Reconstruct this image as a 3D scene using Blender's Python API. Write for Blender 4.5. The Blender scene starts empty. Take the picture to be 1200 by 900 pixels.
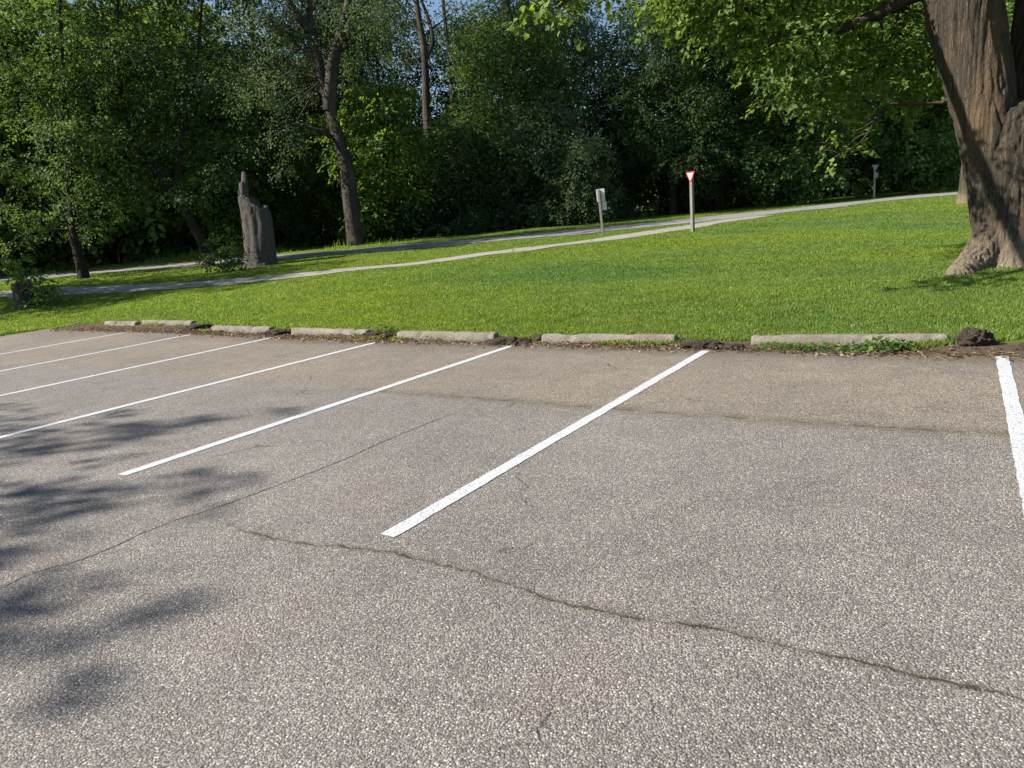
import bpy, bmesh, math, random
import numpy as np
from mathutils import Vector, Matrix

SC = bpy.context.scene
COL = SC.collection
rng = np.random.default_rng(7)
random.seed(7)

# ------------------------------------------------------------------ camera
EYE = np.array([0.0, 0.0, 1.6])
RGT = np.array([0.83995, 0.53678, -0.07970])
DWN = np.array([0.05073, -0.22390, -0.97329])
FWD = np.array([-0.54028, 0.81347, -0.21530])
cam_d = bpy.data.cameras.new('camera')
cam = bpy.data.objects.new('camera', cam_d)
COL.objects.link(cam)
cam.matrix_world = Matrix(((RGT[0], -DWN[0], -FWD[0], EYE[0]), (RGT[1], -DWN[1], -FWD[1], EYE[1]),
                           (RGT[2], -DWN[2], -FWD[2], EYE[2]), (0, 0, 0, 1)))
cam_d.sensor_width = 36.0
cam_d.lens = 24.96
cam_d.clip_start = 0.05
cam_d.clip_end = 3000
SC.camera = cam

# ------------------------------------------------------------------ light
SUN_EL = math.radians(37)
HEAD = np.array([FWD[0], FWD[1]]) / math.hypot(FWD[0], FWD[1])
LEFT = np.array([-HEAD[1], HEAD[0]])
SUN = np.array([LEFT[0] * math.cos(SUN_EL), LEFT[1] * math.cos(SUN_EL), math.sin(SUN_EL)])
world = bpy.data.worlds.new('World')
SC.world = world
world.use_nodes = True
wn = world.node_tree
sky = wn.nodes.new('ShaderNodeTexSky')
sky.sky_type = 'NISHITA'
sky.sun_disc = False
sky.sun_elevation = SUN_EL
sky.sun_rotation = math.atan2(SUN[0], SUN[1])
sky.air_density = 1.0
sky.dust_density = 0.15
sky.ozone_density = 1.6
wn.nodes['Background'].inputs['Strength'].default_value = 0.06
wn.links.new(sky.outputs[0], wn.nodes['Background'].inputs['Color'])
sun_d = bpy.data.lights.new('sun', 'SUN')
sun_d.energy = 5.0
sun_d.angle = math.radians(0.53)
sun_d.color = (1.0, 0.945, 0.86)
sun_o = bpy.data.objects.new('sun', sun_d)
COL.objects.link(sun_o)
sun_o.rotation_euler = Vector(SUN).to_track_quat('Z', 'Y').to_euler()
sun_o.location = (-30, -20, 40)
SC.view_settings.view_transform = 'Standard'
SC.view_settings.look = 'None'
SC.view_settings.exposure = 1.2
SC.view_settings.gamma = 1.0
SC.cycles.max_bounces = 5
SC.cycles.diffuse_bounces = 3
SC.cycles.transmission_bounces = 3
SC.cycles.glossy_bounces = 2
SC.cycles.use_denoising = True


# ------------------------------------------------------------------ terrain
def sstep(a, b, v):
    t = np.clip((np.asarray(v, float) - a) / (b - a), 0, 1)
    return t * t * (3 - 2 * t)


def hash3(ix, iy, iz):
    h = (ix.astype(np.int64) * 374761393 + iy.astype(np.int64) * 668265263 + iz.astype(np.int64) * 2147483647) & 0x7fffffff
    h = ((h ^ (h >> 13)) * 1274126177) & 0x7fffffff
    return ((h ^ (h >> 16)) & 0xffff) / 65535.0


def vnoise(x, y, z=0.0):
    x, y, z = np.broadcast_arrays(np.asarray(x, float), np.asarray(y, float), np.asarray(z, float))
    ix, iy, iz = np.floor(x), np.floor(y), np.floor(z)
    fx, fy, fz = x - ix, y - iy, z - iz
    fx, fy, fz = [t * t * (3 - 2 * t) for t in (fx, fy, fz)]
    out = 0
    for a in (0, 1):
        for b in (0, 1):
            for c in (0, 1):
                w = (fx if a else 1 - fx) * (fy if b else 1 - fy) * (fz if c else 1 - fz)
                out = out + w * hash3(ix + a, iy + b, iz + c)
    return out


LOT_L = -19.55


def hill(x, y):
    """The lawn's slope, without the soil lip at the lot's edge."""
    x = np.asarray(x, float); y = np.asarray(y, float)
    q = np.maximum(0, y - 8.8)
    b = 3.0 * (1 - np.exp(-q * 0.046 / 3.0))
    l = np.minimum(np.maximum(0, -x - 6), 60)
    return b + 0.011 * l * np.minimum(1, q / 6)


def edge_t(x, y):
    """0 inside the lot, 1 on the lawn, with a ragged soil edge between."""
    x = np.asarray(x, float); y = np.asarray(y, float)
    n = (vnoise(x * 1.1 + 31, y * 1.1) - .5) * .34 + (vnoise(x * 5, y * 5 + 9) - .5) * .16
    s = 7.70 + .45 * sstep(8, 15, -x)
    a = (y - s + n) / .85
    c = (-x + LOT_L - .1 + n) / .7
    return np.maximum(a, c)


def ground_z(x, y):
    t = edge_t(x, y)
    x = np.asarray(x, float); y = np.asarray(y, float)
    lip = -.06 + .10 * sstep(0, 1, t) + .05 * sstep(1, 3, t)
    bump = (vnoise(x * .35, y * .35) - .5) * .10 * sstep(1, 4, t) + (vnoise(x * 4, y * 4, 3) - .5) * .03 * sstep(.3, 1, t) * (1 - sstep(1.5, 4, t))
    return hill(x, y) + lip + bump


def gz(x, y):
    return float(ground_z(x, y))


def at(px, dist):
    """A point of the ground DIST metres off, PX giving its bearing."""
    k = (px - 600) / 832.0
    d = HEAD * dist - LEFT * (k * dist)
    return float(d[0]), float(d[1])


def pt(px, py, depth):
    """A point in space at a given depth along a bearing and an elevation."""
    return EYE + depth * (FWD + RGT * (px - 600) / 832.0 + DWN * (py - 450) / 832.0)


# ------------------------------------------------------------------ node helpers
class NT:
    def __init__(s, name):
        s.m = bpy.data.materials.new(name)
        s.m.use_nodes = True
        s.t = s.m.node_tree
        s.t.nodes.clear()
        s.out = s.t.nodes.new('ShaderNodeOutputMaterial')

    def n(s, typ, ins=None, **kw):
        nd = s.t.nodes.new('ShaderNode' + typ)
        for k, v in kw.items():
            setattr(nd, k, v)
        for k, v in (ins or {}).items():
            sock = nd.inputs[k]
            if isinstance(v, bpy.types.NodeSocket):
                s.t.links.new(v, sock)
            else:
                sock.default_value = v
        return nd

    def math(s, op, a, b=0.0, c=None, clamp=False):
        nd = s.t.nodes.new('ShaderNodeMath')
        nd.operation = op
        nd.use_clamp = clamp
        for i, v in enumerate((a, b) if c is None else (a, b, c)):
            if isinstance(v, bpy.types.NodeSocket):
                s.t.links.new(v, nd.inputs[i])
            else:
                nd.inputs[i].default_value = v
        return nd.outputs[0]

    def ramp(s, fac, stops, interp='LINEAR'):
        nd = s.t.nodes.new('ShaderNodeValToRGB')
        nd.color_ramp.interpolation = interp
        e = nd.color_ramp.elements
        while len(e) < len(stops):
            e.new(.5)
        for el, (p, c) in zip(e, stops):
            el.position = p
            el.color = tuple(c) + (1,) if len(c) == 3 else c
        s.t.links.new(fac, nd.inputs[0])
        return nd.outputs[0]

    def mix(s, fac, a, b, blend='MIX'):
        nd = s.t.nodes.new('ShaderNodeMix')
        nd.data_type = 'RGBA'
        nd.blend_type = blend
        for i, v in ((0, fac), (6, a), (7, b)):
            if isinstance(v, bpy.types.NodeSocket):
                s.t.links.new(v, nd.inputs[i])
            else:
                nd.inputs[i].default_value = v if i == 0 else (tuple(v) + (1,) if len(v) == 3 else v)
        return nd.outputs[2]

    def noise(s, vec, scale, detail=3.0, rough=.55, color=False, dims='3D'):
        nd = s.n('TexNoise', {'Vector': vec, 'Scale': scale, 'Detail': detail, 'Roughness': rough}, noise_dimensions=dims)
        return nd.outputs[1 if color else 0]

    def scaled(s, vec, sc):
        return s.n('Mapping', {'Vector': vec, 'Scale': sc}).outputs[0]

    def bump(s, h, strength, dist):
        return s.n('Bump', {'Height': h, 'Strength': strength, 'Distance': dist}).outputs[0]

    def pbr(s, col, rough=.9, normal=None, spec=.3):
        ins = {'Base Color': col, 'Roughness': rough, 'Specular IOR Level': spec}
        if normal is not None:
            ins['Normal'] = normal
        p = s.n('BsdfPrincipled', ins)
        s.t.links.new(p.outputs[0], s.out.inputs[0])
        return s.m

    def pos(s):
        return s.n('NewGeometry').outputs['Position']

    def objco(s):
        return s.n('TexCoord').outputs['Object']

    def island(s):
        return s.n('NewGeometry').outputs['Random Per Island']


def rgb(c):
    return tuple(c) + (1,)


# ------------------------------------------------------------------ materials
def curve_of(nt, u, pts, lo, hi, vlo, vhi):
    """A Float Curve through (u, v) points: returns v as a socket."""
    nd = nt.t.nodes.new('ShaderNodeFloatCurve')
    cu = nd.mapping.curves[0]
    P = sorted(((a - lo) / (hi - lo), (b - vlo) / (vhi - vlo)) for a, b in pts)
    cu.points[0].location = P[0]
    cu.points[1].location = P[-1]
    for p in P[1:-1]:
        cu.points.new(*p)
    nd.mapping.update()
    f = nt.math('DIVIDE', nt.math('SUBTRACT', u, lo), hi - lo, clamp=True)
    nt.t.links.new(f, nd.inputs[1])
    return nt.math('ADD', nt.math('MULTIPLY', nd.outputs[0], vhi - vlo), vlo)


def band(nt, u, a, b, soft):
    """1 between a and b."""
    x = nt.n('MapRange', {'Value': u, 'From Min': a - soft, 'From Max': a + soft}, interpolation_type='SMOOTHSTEP').outputs[0]
    y = nt.n('MapRange', {'Value': u, 'From Min': b - soft, 'From Max': b + soft}, interpolation_type='SMOOTHSTEP').outputs[0]
    return nt.math('MULTIPLY', x, nt.math('SUBTRACT', 1.0, y))


def near(nt, d, w0, w1):
    return nt.n('MapRange', {'Value': d, 'From Min': w0, 'From Max': w1, 'To Min': 1.0, 'To Max': 0.0}, interpolation_type='SMOOTHSTEP').outputs[0]


def aggregate(nt, pos, scale):
    """Chips of stone set in binder: (colour value, height)."""
    w = nt.n('VectorMath', {0: pos, 1: (1, 1, .02)}, operation='MULTIPLY').outputs[0]
    w = nt.n('VectorMath', {0: w, 1: nt.n('VectorMath', {0: nt.noise(w, scale * .8, 1.0, color=True), 'Scale': .006}, operation='SCALE').outputs[0]}, operation='ADD').outputs[0]
    v = nt.n('TexVoronoi', {'Vector': w, 'Scale': scale, 'Randomness': 1.0}, feature='F1', voronoi_dimensions='3D')
    return v, w


def asphalt_material():
    nt = NT('asphalt')
    pos = nt.pos()
    v, w = aggregate(nt, pos, 114.0)
    v2 = nt.n('TexVoronoi', {'Vector': w, 'Scale': 255.0}, feature='F1')
    sep = nt.n('SeparateColor', {0: v.outputs['Color']})
    rnd, rnd2 = sep.outputs[0], sep.outputs[1]
    stone = nt.ramp(rnd, [(0, (.10, .097, .092)), (.35, (.180, .174, .166)), (.7, (.268, .259, .246)), (.94, (.37, .36, .34)), (1, (.58, .565, .53))])
    tint = nt.ramp(rnd2, [(0, (.96, .99, 1.02)), (.55, (1, .99, .97)), (.88, (1.03, .97, .91)), (1, (1.08, .95, .85))])
    col = nt.mix(1.0, stone, tint, 'MULTIPLY')
    # binder shows between the chips
    gap = nt.n('MapRange', {'Value': v.outputs['Distance'], 'From Min': .36, 'From Max': .66}, interpolation_type='SMOOTHSTEP').outputs[0]
    fine = nt.ramp(nt.n('SeparateColor', {0: v2.outputs['Color']}).outputs[0], [(0, (.05, .048, .046)), (.6, (.12, .115, .11)), (1, (.26, .25, .24))])
    col = nt.mix(gap, col, fine)
    col = nt.mix(1.0, col, (1.04, .985, .945), 'MULTIPLY')
    # broad wear
    sepp = nt.n('SeparateXYZ', {0: pos})
    X, Y = sepp.outputs[0], sepp.outputs[1]
    big = nt.noise(pos, .55, 4.0, .6)
    mid = nt.noise(pos, 3.2, 4.0, .62)
    wear = nt.math('ADD', nt.math('MULTIPLY', big, .50), nt.math('MULTIPLY', mid, .38))
    wear = nt.n('MapRange', {'Value': wear, 'From Min': .25, 'From Max': .64, 'To Min': .72, 'To Max': 1.22}).outputs[0]
    col = nt.mix(1.0, col, nt.n('CombineColor', {0: wear, 1: wear, 2: wear}).outputs[0], 'MULTIPLY')
    # reddish iron-stained patches
    iron = nt.n('MapRange', {'Value': nt.noise(nt.n('VectorMath', {0: pos, 1: (3, 9, 0)}, operation='ADD').outputs[0], 1.3, 4.0, .65), 'From Min': .55, 'From Max': .75}).outputs[0]
    col = nt.mix(nt.math('MULTIPLY', iron, .35), col, nt.mix(1.0, col, (1.16, .98, .90), 'MULTIPLY'))
    # tan silt washed over the far strip, beyond the old seam
    nz = nt.math('MULTIPLY', nt.math('SUBTRACT', nt.noise(pos, 2.2, 4.0, .6), .5), .55)
    yy = nt.math('ADD', Y, nz)
    silt = nt.n('MapRange', {'Value': yy, 'From Min': 5.1, 'From Max': 5.75}, interpolation_type='SMOOTHSTEP').outputs[0]
    silt = nt.math('MULTIPLY', silt, nt.n('MapRange', {'Value': big, 'From Min': .25, 'From Max': .7, 'To Min': .35, 'To Max': .85}).outputs[0])
    col = nt.mix(silt, col, nt.mix(1.0, col, (1.06, .98, .82), 'MULTIPLY'))
    # dark damp soil stain by the lawn
    soil = nt.n('MapRange', {'Value': nt.math('ADD', Y, nt.math('MULTIPLY', nz, 1.1)), 'From Min': 7.55, 'From Max': 8.15}, interpolation_type='SMOOTHSTEP').outputs[0]
    leftshift = nt.n('MapRange', {'Value': X, 'From Min': -15.0, 'From Max': -8.0, 'To Min': .35, 'To Max': 1.0}).outputs[0]
    soilc = nt.mix(nt.noise(pos, 30, 3.0), (.055, .042, .03), (.17, .135, .10))
    col = nt.mix(nt.math('MULTIPLY', nt.math('MULTIPLY', soil, leftshift), .8), col, soilc)
    drip = nt.n('TexVoronoi', {'Vector': nt.n('VectorMath', {0: pos, 1: nt.n('VectorMath', {0: nt.noise(pos, 6.0, 3.0, color=True), 'Scale': .22}, operation='SCALE').outputs[0]}, operation='ADD').outputs[0], 'Scale': .85}, feature='F1')
    dsz = nt.math('MULTIPLY', nt.n('SeparateColor', {0: drip.outputs['Color']}).outputs[0], .16)
    dm = nt.n('MapRange', {'Value': nt.math('SUBTRACT', drip.outputs['Distance'], dsz), 'From Min': -.05, 'From Max': .05, 'To Min': 1.0, 'To Max': 0.0}, interpolation_type='SMOOTHSTEP').outputs[0]
    dpick = nt.n('MapRange', {'Value': nt.n('SeparateColor', {0: drip.outputs['Color']}).outputs[1], 'From Min': .62, 'From Max': .9}).outputs[0]
    col = nt.mix(nt.math('MULTIPLY', nt.math('MULTIPLY', dm, dpick), .38), col, nt.mix(1.0, col, (.45, .43, .42), 'MULTIPLY'))
    # joints and cracks
    wob = nt.math('MULTIPLY', nt.math('SUBTRACT', nt.noise(pos, 9.0, 5.0, .7), .5), .11)
    patch = nt.noise(pos, 5.0, 4.0, .65)
    c1 = [(-9, 2.2), (-6.5, 2.3), (-4.39, 2.43), (-3.76, 2.37), (-3.26, 2.34), (-2.79, 2.42), (-2.25, 2.48), (-1.72, 2.45), (-1.47, 2.41), (-1.13, 2.42),
          (-.81, 2.48), (-.41, 2.49), (0.2, 2.50), (1.5, 2.46), (4, 2.55)]
    d1 = nt.math('ABSOLUTE', nt.math('ADD', nt.math('SUBTRACT', Y, curve_of(nt, X, c1, -10, 5, 2, 3)), wob))
    s1 = band(nt, X, -3.6, 4.5, .5)
    c2 = [(.2, -4.2), (1.32, -4.13), (1.49, -4.15), (1.71, -4.06), (2.23, -4.08), (2.43, -4.02), (2.79, -3.97), (3.5, -3.91), (3.89, -3.93), (4.52, -3.92), (4.87, -3.90), (5.4, -3.87)]
    d2 = nt.math('ABSOLUTE', nt.math('ADD', nt.math('SUBTRACT', X, curve_of(nt, Y, c2, 0, 6, -4.5, -3.5)), nt.math('MULTIPLY', wob, .55)))
    s2 = band(nt, Y, -.5, 5.0, .5)
    c3 = [(-9, 5.40), (-5.18, 5.42), (-3.61, 5.42), (-2.25, 5.42), (-.98, 5.45), (-.26, 5.48), (.23, 5.53), (3, 5.6)]
    d3 = nt.math('ABSOLUTE', nt.math('ADD', nt.math('SUBTRACT', Y, curve_of(nt, X, c3, -10, 4, 5, 6)), wob))
    s3 = band(nt, X, -5.6, 3.0, .5)
    pw = nt.n('MapRange', {'Value': patch, 'From Min': .38, 'From Max': .62}, interpolation_type='SMOOTHSTEP').outputs[0]
    line1 = nt.math('MULTIPLY', nt.math('MULTIPLY', near(nt, d1, .003, .0115), s1), nt.math('MULTIPLY_ADD', pw, .55, .40))
    moss1 = nt.math('MULTIPLY', nt.math('MULTIPLY', near(nt, d1, .008, .048), s1), nt.math('MULTIPLY_ADD', pw, .42, .15))
    line2 = nt.math('MULTIPLY', nt.math('MULTIPLY', near(nt, d2, .003, .013), s2), nt.math('MULTIPLY_ADD', patch, .6, .55), clamp=True)
    line3 = nt.math('MULTIPLY', nt.math('MULTIPLY', near(nt, d3, .004, .022), s3), nt.math('MULTIPLY', pw, .65))
    moss3 = nt.math('MULTIPLY', nt.math('MULTIPLY', near(nt, d3, .02, .17), s3), nt.math('MULTIPLY_ADD', pw, .30, .22))
    # short hairlines scattered over the rest of the lot
    hair = nt.n('TexVoronoi', {'Vector': nt.n('VectorMath', {0: w, 1: nt.n('VectorMath', {0: nt.noise(pos, 2.5, 4.0, color=True), 'Scale': .5}, operation='SCALE').outputs[0]}, operation='ADD').outputs[0], 'Scale': .75}, feature='DISTANCE_TO_EDGE')
    hm = nt.n('MapRange', {'Value': nt.noise(nt.n('VectorMath', {0: pos, 1: (17, 5, 0)}, operation='ADD').outputs[0], 1.7, 2.0), 'From Min': .57, 'From Max': .66}).outputs[0]
    hair = nt.math('MULTIPLY', near(nt, hair.outputs[0], .002, .010), hm)
    col = nt.mix(nt.math('MAXIMUM', moss1, moss3), col, (.085, .068, .042))
    crack = nt.math('MAXIMUM', nt.math('MAXIMUM', line1, line2), nt.math('MAXIMUM', line3, nt.math('MULTIPLY', hair, .55)), clamp=True)
    col = nt.mix(nt.math('MULTIPLY', crack, .88), col, (.022, .018, .014))
    # moss and lichen specks
    moss = nt.n('MapRange', {'Value': nt.noise(pos, 22, 2.0), 'From Min': .70, 'From Max': .76}).outputs[0]
    gm = nt.math('MULTIPLY', nt.math('MULTIPLY', near(nt, d1, .02, .09), s1), moss)
    col = nt.mix(gm, col, (.15, .16, .06))
    h = nt.math('SUBTRACT', nt.math('MULTIPLY_ADD', v.outputs['Distance'], -1.0, nt.math('MULTIPLY', rnd2, .55)), nt.math('MULTIPLY', crack, 1.6))
    h = nt.math('SUBTRACT', h, nt.math('MULTIPLY', v2.outputs['Distance'], .25))
    return nt.pbr(col, .92, nt.bump(h, .85, .0055), .25)


def paint_material():
    nt = NT('road_paint')
    pos = nt.pos()
    v, w = aggregate(nt, pos, 88.0)
    n = nt.noise(pos, 60, 4.0, .7)
    pit = nt.n('MapRange', {'Value': nt.math('ADD', v.outputs['Distance'], nt.math('MULTIPLY', n, .55)), 'From Min': .84, 'From Max': 1.04}, interpolation_type='SMOOTHSTEP').outputs[0]
    col = nt.mix(nt.noise(pos, 5, 3.0), (.42, .428, .44), (.51, .52, .53))
    col = nt.mix(nt.math('MULTIPLY', pit, .7), col, (.16, .155, .15))
    return nt.pbr(col, .7, nt.bump(nt.math('MULTIPLY', v.outputs['Distance'], -1.0), .5, .004), .3)


def ground_material():
    nt = NT('ground_soil')
    pos = nt.pos()
    sep = nt.n('SeparateXYZ', {0: pos})
    X, Y = sep.outputs[0], sep.outputs[1]
    n = nt.noise(pos, 1.6, 5.0, .65)
    fine = nt.noise(pos, 42, 4.0, .7)
    soil = nt.mix(fine, (.032, .022, .015), (.15, .115, .08))
    thatch = nt.mix(nt.noise(pos, 26, 3.0, .7), (.040, .075, .010), (.115, .185, .028))
    yl = nt.n('MapRange', {'Value': nt.noise(nt.scaled(pos, (.16, .30, 1)), 1.0, 3.0), 'From Min': .42, 'From Max': .62}).outputs[0]
    thatch = nt.mix(yl, thatch, nt.mix(1.0, thatch, (1.35, 1.2, .8), 'MULTIPLY'))
    yy = nt.math('ADD', Y, nt.math('MULTIPLY', nt.math('SUBTRACT', n, .5), .9))
    lsh = nt.n('MapRange', {'Value': X, 'From Min': -16.0, 'From Max': -8.0, 'To Min': -.45, 'To Max': 0.0}).outputs[0]
    g = nt.n('MapRange', {'Value': nt.math('ADD', yy, lsh), 'From Min': 8.75, 'From Max': 9.0}).outputs[0]
    gl = nt.n('MapRange', {'Value': X, 'From Min': -20.0, 'From Max': -19.7, 'To Min': 1.0, 'To Max': 0.0}).outputs[0]
    col = nt.mix(nt.math('MAXIMUM', g, gl), soil, thatch)
    return nt.pbr(col, 1.0, nt.bump(fine, .8, .03), .1)


def road_material(name, a, b, edge):
    nt = NT(name)
    pos = nt.pos()
    v = nt.n('TexVoronoi', {'Vector': pos, 'Scale': 45.0})
    col = nt.mix(nt.n('SeparateColor', {0: v.outputs['Color']}).outputs[0], a, b)
    n = nt.noise(pos, .9, 5.0, .65)
    col = nt.mix(nt.n('MapRange', {'Value': n, 'From Min': .45, 'From Max': .7}).outputs[0], col, edge)
    cr = nt.n('TexVoronoi', {'Vector': nt.n('VectorMath', {0: pos, 1: nt.n('VectorMath', {0: nt.noise(pos, 1.5, 4.0, color=True), 'Scale': .8}, operation='SCALE').outputs[0]}, operation='ADD').outputs[0], 'Scale': .35}, feature='DISTANCE_TO_EDGE').outputs[0]
    col = nt.mix(nt.math('MULTIPLY', near(nt, cr, .004, .018), .7), col, (.04, .035, .03))
    return nt.pbr(col, .95, nt.bump(v.outputs['Distance'], .5, .01), .2)


def leaf_material(name, dark, light, trans, tmix=.42, vary=.5):
    nt = NT(name)
    isl = nt.island()
    oi = nt.n('ObjectInfo').outputs['Random']
    col = nt.ramp(isl, [(0, dark), (.7, light), (1, tuple(min(1, c * 1.35) for c in light))])
    clump = nt.noise(nt.pos(), .55, 3.0, .6)
    col = nt.mix(nt.n('MapRange', {'Value': clump, 'From Min': .35, 'From Max': .65, 'To Max': vary}).outputs[0], col, nt.mix(1.0, col, (1.45, 1.2, .75), 'MULTIPLY'))
    k = nt.math('MULTIPLY_ADD', oi, .4, .8)
    col = nt.mix(1.0, col, nt.n('CombineColor', {0: k, 1: k, 2: k}).outputs[0], 'MULTIPLY')
    p = nt.n('BsdfPrincipled', {'Base Color': col, 'Roughness': .66, 'Specular IOR Level': .14})
    tcol = nt.mix(1.0, col, trans, 'MULTIPLY')
    tr = nt.n('BsdfTranslucent', {'Color': tcol})
    mx = nt.n('MixShader', {0: tmix, 1: p.outputs[0], 2: tr.outputs[0]})
    nt.t.links.new(mx.outputs[0], nt.out.inputs[0])
    return nt.m


def grass_material():
    nt = NT('grass_blades')
    isl = nt.island()
    pos = nt.pos()
    col = nt.ramp(isl, [(0, (.092, .152, .024)), (.5, (.148, .238, .042)), (.88, (.205, .300, .070)), (1, (.38, .38, .19))])
    band_ = nt.noise(nt.scaled(pos, (.13, .30, .5)), 1.0, 3.0, .55)
    y1 = nt.n('MapRange', {'Value': band_, 'From Min': .50, 'From Max': .66}, interpolation_type='SMOOTHSTEP').outputs[0]
    y0 = nt.n('MapRange', {'Value': band_, 'From Min': .34, 'From Max': .48, 'To Min': 1.0, 'To Max': 0.0}, interpolation_type='SMOOTHSTEP').outputs[0]
    col = nt.mix(y1, col, nt.mix(1.0, col, (1.12, 1.05, .75), 'MULTIPLY'))
    col = nt.mix(y0, col, nt.mix(1.0, col, (.72, .84, 1.05), 'MULTIPLY'))
    med = nt.noise(pos, 1.7, 4.0, .65)
    k = nt.n('MapRange', {'Value': med, 'From Min': .3, 'From Max': .7, 'To Min': .82, 'To Max': 1.12}).outputs[0]
    col = nt.mix(1.0, col, nt.n('CombineColor', {0: k, 1: k, 2: k}).outputs[0], 'MULTIPLY')
    p = nt.n('BsdfPrincipled', {'Base Color': col, 'Roughness': .5, 'Specular IOR Level': .25})
    tr = nt.n('BsdfTranslucent', {'Color': nt.mix(1.0, col, (1.5, 1.35, .6), 'MULTIPLY')})
    mx = nt.n('MixShader', {0: .48, 1: p.outputs[0], 2: tr.outputs[0]})
    nt.t.links.new(mx.outputs[0], nt.out.inputs[0])
    return nt.m


def bark_material(name, dark, light, sc=7.0, zsc=.14, warm=None, pale=None):
    nt = NT(name)
    co = nt.objco()
    m = nt.scaled(co, (1, 1, zsc))
    m = nt.n('VectorMath', {0: m, 1: nt.n('VectorMath', {0: nt.noise(co, 1.6, 3.0, color=True), 'Scale': .12}, operation='SCALE').outputs[0]}, operation='ADD').outputs[0]
    r = nt.noise(m, sc, 5.0, .62)
    ridge = nt.math('SUBTRACT', 1.0, nt.math('ABSOLUTE', nt.math('MULTIPLY', nt.math('SUBTRACT', r, .5), 5.0)), clamp=True)
    wv = nt.n('VectorMath', {0: nt.scaled(co, (1, 1, zsc * .8)), 1: nt.n('VectorMath', {0: nt.noise(nt.scaled(co, (1, 1, .5)), 4.0, 5.0, .65, color=True), 'Scale': .11}, operation='SCALE').outputs[0]}, operation='ADD').outputs[0]
    ve = nt.n('TexVoronoi', {'Vector': wv, 'Scale': sc * 1.7}, feature='DISTANCE_TO_EDGE').outputs[0]
    furrow = nt.n('MapRange', {'Value': ve, 'From Min': .02, 'From Max': .20, 'To Min': 1.0, 'To Max': 0.0}, interpolation_type='SMOOTHSTEP').outputs[0]
    ridge = nt.math('MAXIMUM', nt.math('MULTIPLY', ridge, .7), nt.math('MULTIPLY', furrow, .8))
    plate = nt.noise(nt.scaled(co, (1, 1, .6)), sc * 3.6, 5.0, .68)
    hgt = nt.math('SUBTRACT', nt.math('MULTIPLY', plate, .5), ridge)
    col = nt.mix(ridge, light, dark)
    col = nt.mix(nt.math('MULTIPLY', nt.n('MapRange', {'Value': plate, 'From Min': .35, 'From Max': .7}).outputs[0], .55), col, nt.mix(1.0, col, (.55, .53, .5), 'MULTIPLY'))
    if warm:
        wmask = nt.n('MapRange', {'Value': nt.noise(nt.scaled(co, (1, 1, .35)), 1.5, 4.0, .65), 'From Min': .47, 'From Max': .66}).outputs[0]
        col = nt.mix(nt.math('MULTIPLY', wmask, .75), col, warm)
    if pale:
        z = nt.n('SeparateXYZ', {0: co}).outputs[2]
        pm = nt.n('MapRange', {'Value': nt.math('ADD', z, nt.math('MULTIPLY', nt.math('SUBTRACT', r, .5), 1.3)), 'From Min': .12, 'From Max': .62, 'To Min': 1.0, 'To Max': 0.0}).outputs[0]
        col = nt.mix(nt.math('MULTIPLY', pm, .8), col, nt.mix(ridge, pale, tuple(c * .45 for c in pale)))
    return nt.pbr(col, .95, nt.bump(hgt, .9, .03), .15)


def simple(name, a, b, scale, rough=.8, bump=.3, metal=0.0, bd=.01):
    nt = NT(name)
    co = nt.objco()
    n = nt.noise(co, scale, 5.0, .65)
    col = nt.mix(nt.n('MapRange', {'Value': n, 'From Min': .3, 'From Max': .7}).outputs[0], a, b)
    m = nt.pbr(col, rough, nt.bump(n, bump, bd), .3)
    for nd in nt.t.nodes:
        if nd.type == 'BSDF_PRINCIPLED':
            nd.inputs['Metallic'].default_value = metal
    return m


def concrete_material():
    nt = NT('weathered_concrete')
    co = nt.pos()
    n = nt.noise(co, 3.5, 6.0, .7)
    f = nt.noise(co, 75, 3.0, .7)
    col = nt.mix(nt.n('MapRange', {'Value': n, 'From Min': .32, 'From Max': .68}).outputs[0], (.145, .128, .100), (.30, .27, .22))
    col = nt.mix(nt.n('MapRange', {'Value': f, 'From Min': .42, 'From Max': .62, 'To Max': .75}).outputs[0], col, (.085, .076, .06))
    lich = nt.n('MapRange', {'Value': nt.noise(co, 14, 4.0, .7), 'From Min': .60, 'From Max': .70}).outputs[0]
    col = nt.mix(nt.math('MULTIPLY', lich, .6), col, (.085, .08, .06))
    return nt.pbr(col, .95, nt.bump(nt.math('ADD', f, n), .7, .008), .2)


M = {}
M['asphalt'] = asphalt_material()
M['paint'] = paint_material()
M['ground'] = ground_material()
M['road'] = road_material('worn_road', (.15, .146, .14), (.26, .25, .236), (.19, .18, .165))
M['path'] = road_material('path_gravel', (.19, .177, .155), (.33, .31, .27), (.23, .21, .175))
M['grass'] = grass_material()
M['concrete'] = concrete_material()
M['maple_leaf'] = leaf_material('maple_leaves', (.056, .098, .026), (.112, .178, .050), (1.6, 1.5, .65), .42, .45)
M['leaf_mid'] = leaf_material('mid_leaves', (.050, .094, .033), (.106, .176, .062), (1.55, 1.5, .7), .38, .4)
M['leaf_dark'] = leaf_material('dark_leaves', (.020, .044, .016), (.044, .080, .030), (1.5, 1.45, .7), .33, .3)  # dark tone: shade of the woods is put into this leaf colour
M['leaf_bright'] = leaf_material('bright_leaves', (.056, .108, .028), (.118, .196, .054), (1.6, 1.5, .6), .42, .45)  # light green tone, also used to paint sunlight on the left crowns
M['leaf_sage'] = leaf_material('sage_leaves', (.052, .084, .040), (.112, .162, .080), (1.45, 1.4, .8), .34, .25)
M['weed'] = leaf_material('weed_leaves', (.045, .10, .022), (.085, .16, .035), (1.5, 1.4, .6), .35, .3)
M['bark_maple'] = bark_material('maple_bark', (.020, .016, .012), (.118, .098, .074), 14.0, .09, (.130, .085, .050), (.30, .24, .17))
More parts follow.
